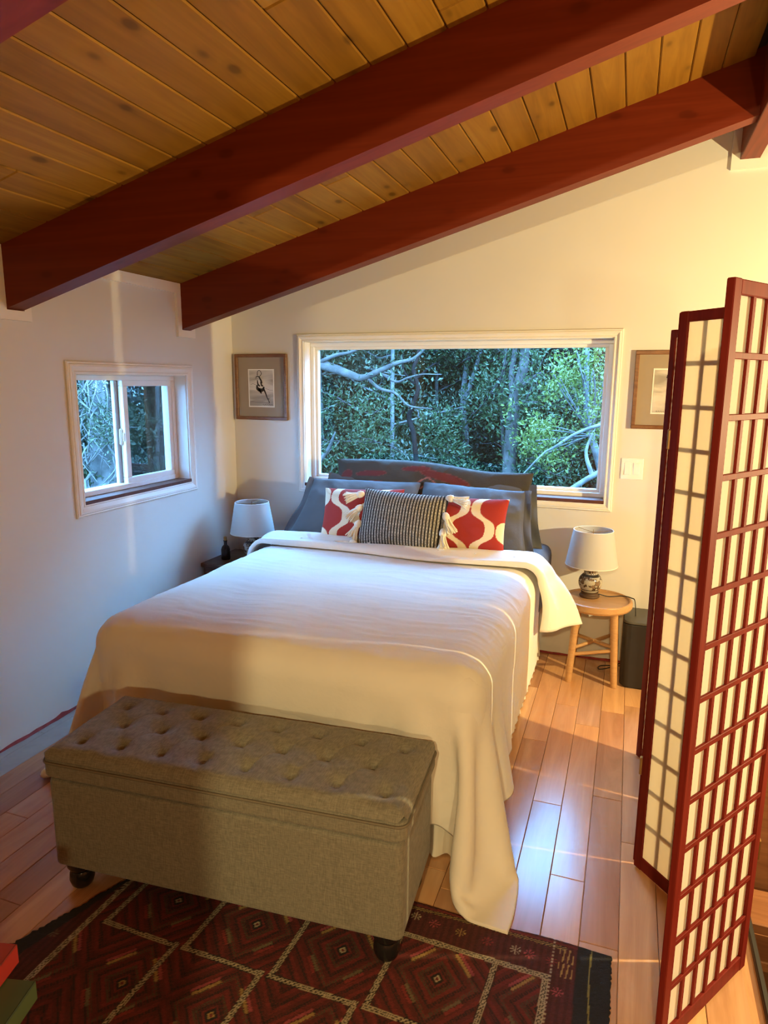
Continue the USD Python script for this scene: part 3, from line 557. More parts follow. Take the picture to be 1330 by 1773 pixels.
for k, (sx, sy, ax, L) in enumerate([(-1, .92, -70, .05), (-1, .45, -45, .05), (-1, -.1, -20, .05), (-1, -.9, -75, .055), (1, .98, 80, .055), (1, .42, 25, .055), (1, -.15, 8, .05), (1, -.72, 4, .06)]):
    t = tassel(k, L, .024); t.apply_scale(1.5); t = rot(t, (0, 1, 0), ax*(-1)); t = mov(t, (sx*.236, 0, sy*.150)); t = rot(t, (1, 0, 0), -22); t = rot(t, (0, 0, 1), -2)
    obj('tassel', mov(t, (0, -.022, 0)), 'tassel_yarn', lum, smooth=True)
# ------------------------------------------------------------------ storage bench
BW, BD = 1.135, .405
bench = thing('storage_bench', 'grey-olive linen storage bench with a button-tufted lid at the foot of the bed', 'bench', (-1.048, 1.665, 0), 4.0)
def rrect(w, d, r): return sbox(-w/2+r, -d/2+r, w/2-r, d/2-r).buffer(r, quad_segs=6)
def soft_block(w, d, z0, z1, r, e=.012, n=5):
    """rounded-corner block with softened top and bottom edges, by stacked outlines"""
    rings = []
    for t in np.linspace(0, 1, n): a = t*PI/2; rings.append((z0+e*(1-math.sin(a)), e*(1-math.cos(PI/2-a)) if False else e*(1-math.sin(a))))
    prof = [(z0+e-e*math.cos(a), e-e*math.sin(a)) for a in np.linspace(0, PI/2, n)]+[(z1-e+e*math.sin(a), e-e*math.cos(a)) for a in np.linspace(0, PI/2, n)]
    base = np.array(rrect(w, d, r).exterior.coords)[:-1]; c = base; nrm = np.zeros_like(c)
    k = len(c); tang = np.roll(c, -1, 0)-np.roll(c, 1, 0); nrm = np.stack([-tang[:, 1], tang[:, 0]], 1); nrm /= np.linalg.norm(nrm, axis=1, keepdims=True)
    if ((c*nrm).sum(1) < 0).sum() > k/2: nrm = -nrm
    V = np.vstack([np.column_stack([c-nrm*i, np.full(k, z)]) for z, i in prof]); F = []; m = len(prof)
    for j in range(m-1):
        a = np.arange(k); b = (a+1) % k; F += [np.stack([j*k+a, j*k+b, (j+1)*k+b], 1), np.stack([j*k+a, (j+1)*k+b, (j+1)*k+a], 1)]
    a = np.arange(1, k-1); F += [np.stack([0*a, a+1, a], 1), np.stack([0*a+(m-1)*k, (m-1)*k+a, (m-1)*k+a+1], 1)]
    mm = trimesh.Trimesh(V, np.vstack(F), process=False); trimesh.repair.fix_normals(mm); return mm
obj('body', soft_block(BW-.020, BD-.016, .098, .394, .024, .014), 'bench_linen', bench, smooth=40)
LZ0, LZ1 = .400, .462
lid = obj('lid', soft_block(BW, BD, LZ0, LZ1, .03, .014), 'bench_linen', bench, smooth=40)
nx, ny = 240, 90; U, V = np.meshgrid(np.linspace(-1, 1, nx), np.linspace(-1, 1, ny), indexing='ij')
X = U*(BW/2-.001); Y = V*(BD/2-.001); rr_ = .03
for s_ in (0,):                                                        # round the corners of the cushion's outline
    ax_, ay_ = np.abs(X)-(BW/2-rr_), np.abs(Y)-(BD/2-rr_); q = np.hypot(np.maximum(ax_, 0), np.maximum(ay_, 0)); k = np.where((ax_ > 0) & (ay_ > 0) & (q > rr_), rr_/np.maximum(q, 1e-9), 1)
    X, Y = np.where(k < 1, np.sign(X)*(BW/2-rr_+ax_*k), X), np.where(k < 1, np.sign(Y)*(BD/2-rr_+ay_*k), Y)
e = np.minimum(BW/2-np.abs(X), BD/2-np.abs(Y)); crown = np.sqrt(np.clip(1-(1-np.clip(e/.045, 0, 1))**2, 0, 1)); Z = LZ1-.006+.040*crown+.010*(1-U**4)*(1-V**2)
pitch = BW/8.15; rows = [(.115, 0), (0.0, .5), (-.115, 0)]; spots = []
for yy, off in rows:
    for i in range(8 if off == 0 else 7): spots.append(((i-(3.5 if off == 0 else 3.0))*pitch, yy))
for x, y in spots:
    r = np.hypot(X-x, Y-y); Z -= .021*np.exp(-(r/.017)**1.3)+.011*np.exp(-(r/.045)**2)
for i, (x, y) in enumerate(spots):
    for (x2, y2) in spots[i+1:]:
        if abs(abs(x-x2)-pitch/2) < .01 and abs(abs(y-y2)-.115) < .01:
            d = np.array([x2-x, y2-y]); L = np.hypot(*d); d /= L; t = (X-x)*d[0]+(Y-y)*d[1]; s = np.abs(-(X-x)*d[1]+(Y-y)*d[0]); Z -= .0026*np.exp(-(s/.0045)**2)*((t > 0) & (t < L))
Z += .0012*(meshkit.fbm(np.stack([X*14, Y*14, X*0], -1), 3)-.5)
top_ = trimesh.Trimesh(np.stack([X, Y, Z], -1).reshape(-1, 3), grid_faces(nx, ny), process=False)
obj('tufted_top', top_, 'bench_linen', lid, smooth=True)
out_ = np.array(rrect(BW+.002, BD+.002, .031).exterior.coords)
obj('piping', tube(np.column_stack([out_, np.full(len(out_), LZ1-.010)]), .0042, 6), 'bench_piping', lid)
for x, y in spots:
    ix, iy = np.unravel_index(np.argmin(np.hypot(X-x, Y-y)), X.shape)
    obj('button', mov(lathe([(0, .006), (.006, .0052), (.0095, .002), (.010, -.001), (0, -.004)], 14), (x, y, Z[ix, iy])), 'bench_linen', lid)
for sx in (-1, 1):
    for sy in (-1, 1): obj('foot', mov(lathe([(0, 0), (.026, 0), (.033, .008), (.038, .026), (.036, .046), (.031, .056), (.036, .064), (.042, .074), (.043, .0985), (0, .0985)], 28), (sx*(BW/2-.065), sy*(BD/2-.06), .006 if sy < 0 else 0)), 'black_lacquer', bench)
# ------------------------------------------------------------------ kilim rug
RX0, RX1, RY0, RY1 = -1.60, .055, .25, 1.772
nx, ny = 520, 470
U, V = np.meshgrid(np.linspace(0, 1, nx), np.linspace(0, 1, ny), indexing='ij')
xl = np.where(RY0+V*(RY1-RY0) > 1.22, -1.40-.42*(1.58-(RY0+V*(RY1-RY0))), -1.551); xl = np.minimum(xl, -1.40)
X = xl+(RX1-xl)*U; Y = RY0+V*(RY1-RY0)+.004*np.sin(U*23)*V; Zr = .0042+.0012*(meshkit.fbm(np.stack([X*220, Y*220, X*0], -1), 1)-.5)+.002*(meshkit.fbm(np.stack([X*5, Y*5, X*0], -1), 2)-.3)
X = X+np.where(U > .985, .006*meshkit.noise(np.stack([Y*150, Y*0, Y*0], -1)), 0)-np.where(U < .015, .012*meshkit.noise(np.stack([Y*120, Y*0+9, Y*0], -1)), 0)
def kilim(x, y):
    n = len(x); base = np.tile(np.array([.085, .012, .010]), (n, 1)); red, dk, olive, cream, gold, pink = map(np.array, ([.125, .015, .013], [.014, .009, .008], [.055, .042, .022], [.34, .285, .19], [.30, .19, .06], [.28, .05, .06]))
    put = lambda c, m, col: np.where(m[:, None], col, c); c = base
    zz = lambda t, p: np.abs(((t/p) % 1)-.5)*2
    P, x0 = .275, -1.345; k = np.floor((x-x0+.06)/P); 
    # every cell is a stepped parallelogram with nested diamonds
    row = np.floor((y-1.38)/.30); yy = y-1.38-row*.30; xx = ((x-x0-row*.235) % P)
    cx, cy = xx-.137, yy-.15; d = np.abs(cx)/.125+np.abs(cy)/.145
    ringn = np.floor(d*9); tooth = zz(cx+cy, .011) > .5
    c = put(c, (ringn % 3 == 1), red); c = put(c, (ringn % 3 == 2) & tooth, dk); c = put(c, (ringn % 4 == 3) & (d < 1.15) & tooth, olive); c = put(c, d < .16, dk); c = put(c, d < .085, np.where((row % 2)[:, None] > .5, gold, cream)); c = put(c, d < .045, red)
    # saw-toothed dashes along the diagonals
    for sx in (-1, 1):
        for off, col in ((.90, gold), (1.02, pink)):
            s = sx*cx/.125+cy/.145; t = sx*cx/.125-cy/.145
            m = (np.abs(s-off) < .030+.035*zz(t, .09)) & (np.abs(t) < .42); c = put(c, m, col*.9)
            m = (np.abs(s+off) < .030+.035*zz(t, .09)) & (np.abs(t) < .30); c = put(c, m, (olive*2.2 if off < 1 else red*1.5))
    c = put(c, np.abs(xx-.137) > .128, c*.8+.0)
    # cream chain lines: down, across, down
    hw = .0088
    def line(ax, ay, bx, by):
        L = math.hypot(bx-ax, by-ay); ux, uy = (bx-ax)/L, (by-ay)/L; t = (x-ax)*ux+(y-ay)*uy; s = -(x-ax)*uy+(y-ay)*ux
        return (t > -hw) & (t < L+hw) & (np.abs(s) < hw), t, s
    segs = []
    for i in range(-2, 8):
        X0 = -1.340+.2745*i
        for j in range(-5, 3):
            ya, yb = 1.385+.30*j+.30, 1.385+.30*j; Xj = X0-.2275*j*-1*-1
            segs += [(Xj-0.0, ya, Xj-.018, yb), (Xj-.018, yb, Xj+.2095, yb-.003)]
    for s_ in segs:
        if s_[0] < -1.38 or s_[2] > -.06 or s_[0] > -.09: continue
        m, t, s = line(*s_); c = put(c, m, cream); c = put(c, m & (np.abs(np.abs(s)-.0015-.0035*zz(t, .013)) < .0011), dk); c = put(c, m & (np.abs(s) > hw-.0016), dk*1.5)
    # border: left chain line, right chain line, top line, then a dark band with stars
    inside = (x > -1.412) & (x < -.113) & (y < 1.648); c = put(c, ~inside, np.array([.050, .009, .008])*(1+.4*(zz(x, .02) > .5))[:, None])
    for a in ((-1.400, 1.70, -1.440, .2), (-.108, 1.640, -.128, .2), (-.60, 1.648, -.108, 1.638)):
        m, t, s = line(*a); c = put(c, m, cream); c = put(c, m & (np.abs(np.abs(s)-.0015-.0035*zz(t, .013)) < .0011), dk)
    m = (np.abs(y-1.752-.0*x) < .006) & (x < -.06); c = put(c, m, np.where((zz(x+2*y, .012) > .5)[:, None], gold*.8, dk))
    m = (np.abs(y-1.764) < .004); c = put(c, m, red)
    for sx, sy, col in [(-.44, 1.712, pink), (-.36, 1.706, gold), (-.28, 1.702, red*1.5), (-.20, 1.700, cream), (-.16, 1.698, pink), (-.10, 1.694, red*1.4), (-.50, 1.722, cream), (-.075, 1.60, pink), (-.075, 1.45, gold), (-1.47, 1.44, cream*.8), (-1.47, 1.30, olive*2), (-1.425, 1.56, cream*.8)]:
        u, v = (x-sx)/.016, (y-sy)/.016; r = np.hypot(u, v); a = np.arctan2(v, u); m = (r < 1) & ((np.abs(np.sin(2*a)) < .35) | (np.abs(np.cos(2*a)) < .25)); c = put(c, m, col)
    for sy in (1.725, 1.675):
        u, v = (x+.062)/.02, (y-sy)/.024; m = (np.abs(u) < 1) & (np.abs(v) < 1) & ((np.abs(((u*1.5) % 1)-.5-.2*v) < .16)); c = put(c, m, gold)
    m = (np.abs(x+.098) < .0022) & (zz(y, .012) > .5); c = put(c, m, cream)
    c = put(c, x > -.032, np.array([.011, .0095, .0085])); c = put(c, np.abs(x-.006-.004*np.sin(y*14)) < .0022, np.array([.20, .17, .04])); c = put(c, x < np.interp(y, [.2, 1.22, 1.58], [-1.50, -1.50, -1.40]), np.array([.013, .010, .009]))
    return c*(.75+.5*meshkit.noise(np.stack([x*260, y*520, x*0], -1)))[:, None]*(.85+.3*meshkit.fbm(np.stack([x*6, y*30, x*0], -1), 2))[:, None]
G = np.stack([X, Y, Zr], -1); rm = sheet(G, .0038); xy = G.reshape(-1, 3)
pc = kilim(xy[:, 0], xy[:, 1]); rug = obj('rug', rm, 'kilim_wool', smooth=True, paint=np.vstack([pc, pc]))
tag(rug, 'dark red kilim rug with cream zigzag lines lying under the storage bench', 'rug')
# ------------------------------------------------------------------ stool, lamps, nightstand
SZ, SC = .445, (-.098, 3.715)
stool = thing('round_stool', 'round pale wood stool with four legs beside the bed, carrying the right lamp', 'side table', (SC[0], SC[1], 0))
R_ = .183
obj('stool_top', lathe([(0, SZ-.010), (R_-.030, SZ-.010), (R_-.022, SZ-.0085), (R_-.016, SZ-.001), (R_-.010, SZ), (R_-.003, SZ-.003), (R_, SZ-.010), (R_, SZ-.032), (R_-.006, SZ-.042), (R_-.03, SZ-.045), (0, SZ-.045)], 64), 'stool_wood', stool, smooth=30)
LEG = {}
for i, (sx, sy) in enumerate([(-1, -1), (1, -1), (-1, 1), (1, 1)]):
    a, b = np.array([sx*.094, sy*.098, SZ-.045]), np.array([sx*.117, sy*.122, 0]); LEG[sx, sy] = (a, b); obj('leg', rod(a, b, .0205, .0175, 18), 'stool_wood', stool)
q = lambda k, z: LEG[k][1]+(LEG[k][0]-LEG[k][1])*z/(SZ-.045)
obj('stretcher', rod(q((-1, -1), .185), q((1, 1), .215), .0095), 'stool_wood', stool); obj('stretcher', rod(q((1, -1), .215), q((-1, 1), .185), .0095), 'stool_wood', stool); obj('stretcher', rod(q((-1, -1), .15), q((1, -1), .20), .0095), 'stool_wood', stool)
def lamp(loc, rz, label, cord=None):
    t = thing('table_lamp', label, 'lamp', loc, rz, None)
    obj('wooden_foot', lathe([(0, 0), (.050, 0), (.054, .006), (.053, .013), (.045, .018), (.044, .024), (.047, .030), (0, .030)], 40), 'nightstand_wood', t)
    pr = curve([(.036, .028), (.044, .036), (.058, .062), (.062, .085), (.057, .108), (.043, .126), (.036, .131), (.036, .150), (.033, .163), (.028, .166), (0, .167)], 6)
    v = trimesh.creation.revolve(np.vstack([[0, .028], pr]), sections=96); v = v.subdivide(); x, y, z = v.vertices.T; a = np.arctan2(y, x)
    c = np.tile(np.array([.42, .38, .30]), (len(z), 1)); f = meshkit.fbm(np.stack([np.cos(a)*3.2, np.sin(a)*3.2, z*55], -1), 3); c = np.where(((f > .54) & (z > .05) & (z < .122))[:, None], np.array([.06, .038, .022]), c); c = np.where(((f > .62) & (z > .05) & (z < .122))[:, None], np.array([.20, .13, .08]), c)
    for z0, z1 in ((.119, .131), (.045, .0485), (.153, .158)): c = np.where(((z > z0) & (z < z1))[:, None], np.array([.035, .028, .022]), c)
    f2 = meshkit.fbm(np.stack([np.cos(a)*6, np.sin(a)*6, z*90], -1), 2); c = np.where(((z > .131) & (z < .153) & (f2 > .52))[:, None], np.array([.07, .05, .035]), c)
    obj('vase', v, 'glazed_ceramic', t, smooth=40, paint=c) if False else None
    g = usdkit.mesh(stage, numbered(path_of(t), 'vase'), v, MAT['glazed_ceramic'], smooth=True); UsdGeom.PrimvarsAPI(g).CreatePrimvar('paint', Sdf.ValueTypeNames.Color3fArray, 'vertex').Set(Vt.Vec3fArray.FromNumpy(c.astype(np.float32)))
    obj('socket', rod((0, 0, .165), (0, 0, .235), .013), 'brass', t); b = trimesh.creation.icosphere(3, .028); b.vertices[:, 2] *= 1.25; obj('light_bulb', mov(b, (0, 0, .265)), 'vinyl_white', t, smooth=True)
    rb, rtp, z0, z1 = .136, .103, .182, .372
    sh_ = obj('shade', trimesh.creation.revolve(np.array([(rb, z0), (rb+.0012, z0), (rtp+.0012, z1), (rtp, z1), (rb, z0)]), sections=72), 'lamp_linen', t, smooth=30)
    rng_ = lambda R, z: tube(np.column_stack([R*np.cos(np.linspace(0, 2*PI, 49)), R*np.sin(np.linspace(0, 2*PI, 49)), np.full(49, z)]), .0022, 6)
    obj('rim', [rng_(rtp, z1), rng_(rb, z0)], 'trim_paint', sh_)
    obj('spider', [rod((0, 0, z1-.012), (rtp*math.cos(k), rtp*math.sin(k), z1-.004), .0015, None, 6) for k in (.4, .4+2*PI/3, .4+4*PI/3)]+[rod((0, 0, .23), (0, 0, z1+.004), .002, None, 6)], 'brass', sh_)
    if cord is not None: obj('cord', tube(curve(cord, 8), .0028, 6), 'cord_black', t)
    return t
LR = (-.140, 3.755, SZ-.010)
lamp(LR, 0, 'white-shaded ceramic table lamp standing on the round stool', [(.045, .0, .02), (.10, .012, .008), (.17, .03, .013), (.215, .0, .016), (.236, -.03, .004), (.244, -.04, -.12), (.235, .0, -.30), (.16, .08, -.41), (.08, .04, -.428), (.085, .10, -.43), (.2, .14, -.43)])
ns = thing('nightstand', 'dark wooden nightstand in the corner left of the bed, mostly hidden by the duvet', 'nightstand', (-2.215, 3.66, 0))
NZ = .475
obj('top', box(-.215, .215, -.20, .20, NZ-.025, NZ, .005), 'nightstand_wood', ns); obj('carcass', box(-.20, .20, -.185, .19, .16, NZ-.025, .004), 'nightstand_wood', ns)
dr = obj('drawer', box(-.185, .185, -.197, -.18, .19, NZ-.05, .003), 'nightstand_wood', ns); obj('knob', mov(rot(lathe([(0, .022), (.011, .018), (.012, .012), (.006, .006), (.006, 0), (0, 0)], 16), (1, 0, 0), 90), (0, -.197, .32)), 'brass', dr)
for sx in (-1, 1):
    for sy in (-1, 1): obj('leg', rod((sx*.175, sy*.165, .165), (sx*.185, sy*.175, 0), .018, .013), 'nightstand_wood', ns)
lamp((-2.155, 3.63, NZ), 70, 'white-shaded ceramic table lamp in the corner left of the bed')
bo = thing('glass_bottle', 'small dark glass bottle beside the left lamp', 'bottle', (-2.335, 3.60, NZ)); obj('bottle_body', lathe([(0, 0), (.026, 0), (.028, .004), (.028, .065), (.022, .082), (.010, .094), (.010, .115), (.012, .117), (.012, .122), (0, .122)], 28), 'black_lacquer', bo); obj('stopper', lathe([(0, .121), (.009, .121), (.010, .14), (.006, .146), (0, .147)], 18), 'brass', bo)
# ------------------------------------------------------------------ black cabinet by the stool
sp = thing('speaker', 'tall black rounded speaker box standing on the floor right of the round stool', 'speaker', (.172, 3.735, 0))
def rblock(w, d, z0, z1, r, e, n=6): return soft_block(w, d, z0, z1, r, e, n)
obj('cabinet', rblock(.255, .26, .008, .352, .045, .006), 'black_plastic', sp, smooth=40); obj('top_panel', rblock(.254, .259, .353, .366, .045, .005), 'grey_plastic', sp, smooth=40)
obj('base', rblock(.235, .24, 0, .012, .04, .003), 'black_lacquer', sp, smooth=40)
# ------------------------------------------------------------------ folding screen
scr = thing('folding_screen', 'four-panel shoji folding screen with cherry-red lattice and cream paper, standing along the stairwell', 'room divider')
PTS = [np.array(p) for p in ((.1593, 1.5036), (.4029, 1.8755), (.1153, 2.1985), (.366, 2.565), (.128, 2.930))]
SH, ST = 1.784, .030; ZB = [.172+.1222*k for k in range(13)]
for k in range(4):
    a, b = PTS[k], PTS[k+1]; W = np.linalg.norm(b-a); d = (b-a)/W; n = np.array([d[1], -d[0]]); g = .0095
    L = lambda m: frame_map(m, (a[0], a[1], 0), (d[0], d[1], 0), (-n[0], -n[1], 0), (0, 0, 1))      # local y points away from the lattice side
    fr = [box(g, g+ST, -.0085, .0085, .004, SH, .002), box(W-g-ST, W-g, -.0085, .0085, .004, SH, .002), box(g+ST-.001, W-g-ST+.001, -.008, .008, SH-ST, SH-.001, .002), box(g+ST-.001, W-g-ST+.001, -.008, .008, .006, .050, .002)]
    pn = obj('screen_panel', [L(m) for m in fr], 'cherry_frame', scr, smooth=False)
    i0, i1 = g+ST, W-g-ST; cols = np.linspace(i0, i1, 7)[1:-1]
    obj('paper', L(box(i0-.004, i1+.004, .0005, .0011, .046, SH-ST+.004)), 'rice_paper', pn, smooth=False)
    for x in cols: obj('lattice_bar', L(box(x-.0065, x+.0065, -.0062, .0002, .049, SH-ST+.001, .001)), 'cherry_frame', pn, smooth=False)
    for z in ZB: obj('lattice_rail', L(box(i0-.001, i1+.001, -.0075, -.0005, z-.0065, z+.0065, .001)), 'cherry_frame', pn, smooth=False)
    if k:
        for z in (.36, 1.42): obj('hinge', mov(box(-.006, .006, -.010, .010, -.03, .03, .003), (a[0], a[1], z)), 'brass', pn)
    if k == 3:
        for z in (.36, 1.42): obj('hinge', L(box(W-g-.002, W-g+.003, -.014, .004, z-.03, z+.03, .001)), 'brass', pn)
# ------------------------------------------------------------------ books on a low stand in the bottom left corner
stand = thing('side_table', 'small dark wooden side table in the bottom left corner, carrying two books', 'side table', (-1.20, .66, 0), 12)
obj('table_top', box(-.30, .12, -.28, .10, .39, .413, .004), 'nightstand_wood', stand)
for sx in (-1, 1):
    for sy in (-1, 1): obj('leg', box(-.09+sx*.18-.018, -.09+sx*.18+.018, -.09+sy*.16-.018, -.09+sy*.16+.018, 0, .39, .003), 'nightstand_wood', stand)
def book(label, c, rz, w, d, h, cover, art):
    t = thing('book', label, 'book', c, rz)
    obj('cover', [box(-w/2, w/2, -d/2, d/2, 0, .004, .0015), box(-w/2, w/2, -d/2, d/2, h-.004, h, .0015), box(w/2-.004, w/2, -d/2, d/2, 0, h, .0015)], cover, t)
    obj('page_block', box(-w/2+.005, w/2-.005, -d/2+.005, d/2-.005, .004, h-.004), 'page_paper', t)
    if art: obj('cover_art', box(-w/2+.02, w/2-.028, -d/2+.04, d/2-.016, h-.0005, h+.0008), art, t)
    return t
book('green-covered book lying underneath the red book', (-1.066, .672, .413), 14, .215, .27, .040, 'green_cover', None)
book('red-covered book lying on top of the green book', (-1.112, .715, .4545), 14, .17, .235, .042, 'red_cover', 'tan_cover')
# ------------------------------------------------------------------ the wood outside
GZ = -2.0
g_ = np.meshgrid(np.linspace(-45, 45, 90), np.linspace(-30, 60, 90), indexing='ij'); zg = GZ+.5*(meshkit.fbm(np.stack([g_[0]*.25, g_[1]*.25, g_[0]*0], -1), 3)-.5)
tag(obj('ground', sheet(np.stack([g_[0], g_[1], zg], -1), .05), 'forest_soil', smooth=True), kind='structure')
def leaves(centres, per, spread, size, seed, asp=.5):
    r = np.random.default_rng(seed); c = np.repeat(np.asarray(centres, float), per, 0); n = len(c)
    d = r.standard_normal((n, 3)); d /= np.linalg.norm(d, axis=1, keepdims=True); c = c+d*(spread*r.random((n, 1))**.5)
    a = d*.6+r.standard_normal((n, 3))*.6+np.array([0, 0, .25]); a /= np.linalg.norm(a, axis=1, keepdims=True); b = np.cross(a, r.standard_normal((n, 3))); b /= np.linalg.norm(b, axis=1, keepdims=True)
    s = size*(.6+.8*r.random((n, 1))); k = np.cross(a, b)*s*.12
    V = np.stack([c, c+a*s*.5+b*s*asp*.5+k, c+a*s, c+a*s*.5-b*s*asp*.5+k], 1).reshape(-1, 3); i = np.arange(n)*4
    return trimesh.Trimesh(V, np.vstack([np.stack([i, i+1, i+2], 1), np.stack([i, i+2, i+3], 1)]), process=False)
def wood_path(p, q, wig, r, n=6):
    p, q = np.array(p, float), np.array(q, float); t = np.linspace(0, 1, n)[:, None]; w = np.array([[r.gauss(0, wig) for _ in range(3)] for _ in range(n)]); w[0] = 0
    return curve(p+(q-p)*t+np.cumsum(w, 0)*.5*np.array([1, 1, .3]), 4)
def make_tree(name, label, seed, H, crown0, radius, bark, lf, nb, per, leafsize, girth=.09, spread=.30, group=None):
    r = random.Random(seed); t = thing(name, label, 'tree', (0, 0, 0), 0, group)
    T = wood_path((0, 0, -.3), (r.uniform(-.5, .5), r.uniform(-.5, .5), H), .10, r, 8); S = [tube(T, np.linspace(girth, girth*.25, len(T)), 9)]; C = []
    for k in range(nb):
        u = crown0+(1-crown0)*(k+r.random())/nb; p = T[int(u*(len(T)-1))]; az = r.uniform(0, 2*PI); Lb = radius*(.45+.55*r.random())*(1-.45*u)
        q_ = p+np.array([Lb*math.cos(az), Lb*math.sin(az), r.uniform(-.25, .7)*Lb]); B = wood_path(p, q_, .09, r, 5); S.append(tube(B, np.linspace(girth*(.45-.25*u), .008, len(B)), 6))
        for _ in range(3):
            p2 = B[r.randrange(len(B)//3, len(B))]; q2 = p2+np.array([r.gauss(0, .35), r.gauss(0, .35), r.gauss(.12, .28)])*radius*.5; B2 = wood_path(p2, q2, .06, r, 4); S.append(tube(B2, np.linspace(.014, .004, len(B2)), 4))
            C += [B2[i] for i in range(2, len(B2), 3)]
        C += [B[i] for i in range(len(B)//2, len(B), 4)]
    obj('trunk', S, bark, t, smooth=True); tag(obj('foliage', leaves(C, per, spread, leafsize, seed), lf, t, smooth=False), kind='stuff'); return t
def put(o, loc, rz): x = UsdGeom.Xformable(o); x.GetOrderedXformOps()[0].Set(Gf.Vec3d(*map(float, loc))); x.GetOrderedXformOps()[1].Set(float(rz))
KINDS = [('forest_tree', 'dense dark green tree in the thicket outside the windows', 101, 6.5, .22, 2.2, 'bark_pale', 'leaf_dark', 28, 80, .055, .055),
         ('forest_tree', 'mid green bushy tree in the thicket outside the windows', 102, 5.6, .15, 2.0, 'bark_dark', 'leaf_mid', 28, 80, .05, .05),
         ('forest_tree', 'grey-green loose tree in the thicket outside the windows', 103, 7.0, .18, 2.4, 'bark_pale', 'leaf_grey', 26, 64, .055, .045),
         ('forest_shrub', 'low leafy shrub at the foot of the trees outside the windows', 104, 2.6, .05, 1.5, 'bark_dark', 'leaf_mid', 18, 60, .06, .03),
         ('forest_tree', 'thin pale-trunked sparse tree in the thicket outside the windows', 105, 7.5, .35, 1.5, 'bark_pale', 'leaf_grey', 18, 40, .05, .04)]
SRC = []; r = random.Random(77); spots_ = []
for ring_, (ra, rb, n, pick) in enumerate([(9.3, 10.2, 9, (4, 2, 1)), (10.3, 12.0, 18, (0, 1, 2, 4)), (11.2, 14.0, 18, (0, 1, 2, 4, 0)), (14.5, 18.0, 20, (0, 1, 2, 0)), (19, 23.0, 22, (0, 1)), (9.0, 15.0, 22, (3,)), (9.5, 12.0, 9, (0, 1)), (13, 17, 9, (0, 1)), (9, 14, 6, (1, 0))]):
    for i in range(n):
        a0, a1 = ((-58, 8), (9, 66), (-84, -59))[0 if ring_ < 6 else 1 if ring_ < 8 else 2]; az = math.radians(a0+(a1-a0)*(i+r.uniform(.15, .85))/n); R = r.uniform(ra, rb); spots_.append((R*math.sin(az), R*math.cos(az), r.choice(pick), r.uniform(0, 360), r.uniform(.8, 1.15)))
for x, y, k, rz, sc in spots_:
    if x > -2.9 and y < 5.6 or (-2.95 < x < 3 and y < 6.0): continue
    src = next((s for s in SRC if s[0] == k), None); zz_ = GZ-.1
    if src is None:
        nm, lb, sd, H, c0, rad, bk, lf, nb, per, ls, gi = KINDS[k]; o = make_tree(nm, lb, sd, H, c0, rad, bk, lf, nb, per, ls, gi, group=lb.replace(' outside the windows', 's').replace('shrub at the foot of the trees', 'undergrowth shrub')); put(o, (x, y, zz_), rz); SRC.append((k, o))
    else: copy_of(src[1], (x, y, zz_), rz, KINDS[k][1], src[1].GetCustomData()['group'], (sc, sc, sc*r.uniform(.9, 1.1)))
# trees the photograph lets one tell apart
def special(name, label, paths, bark, lf=None, per=20, size=.07, spread=.25, every=5, start=.4, seed=1, category='tree'):
    t = thing(name, label, category); S, C = [], []
    for pts, a, b in paths:
        P = curve(pts, 6); S.append(tube(P, np.linspace(a, b, len(P)), 9)); C += [P[i] for i in range(int(len(P)*start), len(P), every)]
    obj('trunk', S, bark, t, smooth=True)
    if lf: tag(obj('foliage', leaves(C, per, spread, size, seed), lf, t, smooth=False), kind='stuff')
special('limb_tree', 'tree with a thick pale limb reaching across the upper left of the big window', [
    ([(-4.0, 7.6, -2.2), (-3.95, 7.55, 0), (-3.9, 7.5, 1.5), (-3.59, 7.5, 1.76), (-3.33, 7.5, 1.73), (-3.11, 7.5, 1.66), (-2.94, 7.5, 1.62), (-2.71, 7.5, 1.71), (-2.51, 7.5, 1.79), (-2.29, 7.5, 1.86), (-2.0, 7.6, 2.2)], .085, .010),
    ([(-2.87, 7.5, 1.61), (-2.73, 7.5, 1.5), (-2.54, 7.5, 1.45), (-2.42, 7.5, 1.34), (-2.33, 7.5, 1.30), (-2.1, 7.5, 1.28)], .022, .008), ([(-2.78, 7.5, 1.71), (-2.54, 7.5, 1.58), (-2.4, 7.5, 1.62), (-2.23, 7.5, 1.66), (-2.0, 7.5, 1.66)], .018, .006),
    ([(-3.7, 7.5, 1.7), (-3.3, 7.45, 1.86), (-3.0, 7.4, 1.92), (-2.6, 7.4, 2.1)], .03, .01), ([(-3.95, 7.55, .2), (-3.4, 7.4, .7), (-3.2, 7.3, 1.0)], .04, .01)], 'bark_dark', 'leaf_grey', 14, .06, .22, 6, .55, 3)
special('twisted_tree', 'thin dark twisted trunk hanging down left of centre in the big window', [([(-2.40, 8.1, 2.3), (-2.44, 8.05, 1.9), (-2.48, 8, 1.72), (-2.42, 8, 1.5), (-2.49, 8, 1.28), (-2.53, 8, 1.15), (-2.46, 8, .89), (-2.44, 8.05, .2), (-2.5, 8.1, -2.2)], .022, .034), ([(-2.46, 8, 1.55), (-2.6, 8, 1.7), (-2.62, 8, 1.9)], .018, .008), ([(-2.43, 8, 1.62), (-2.28, 8, 1.75), (-2.2, 8, 1.8)], .016, .008)], 'bark_black')
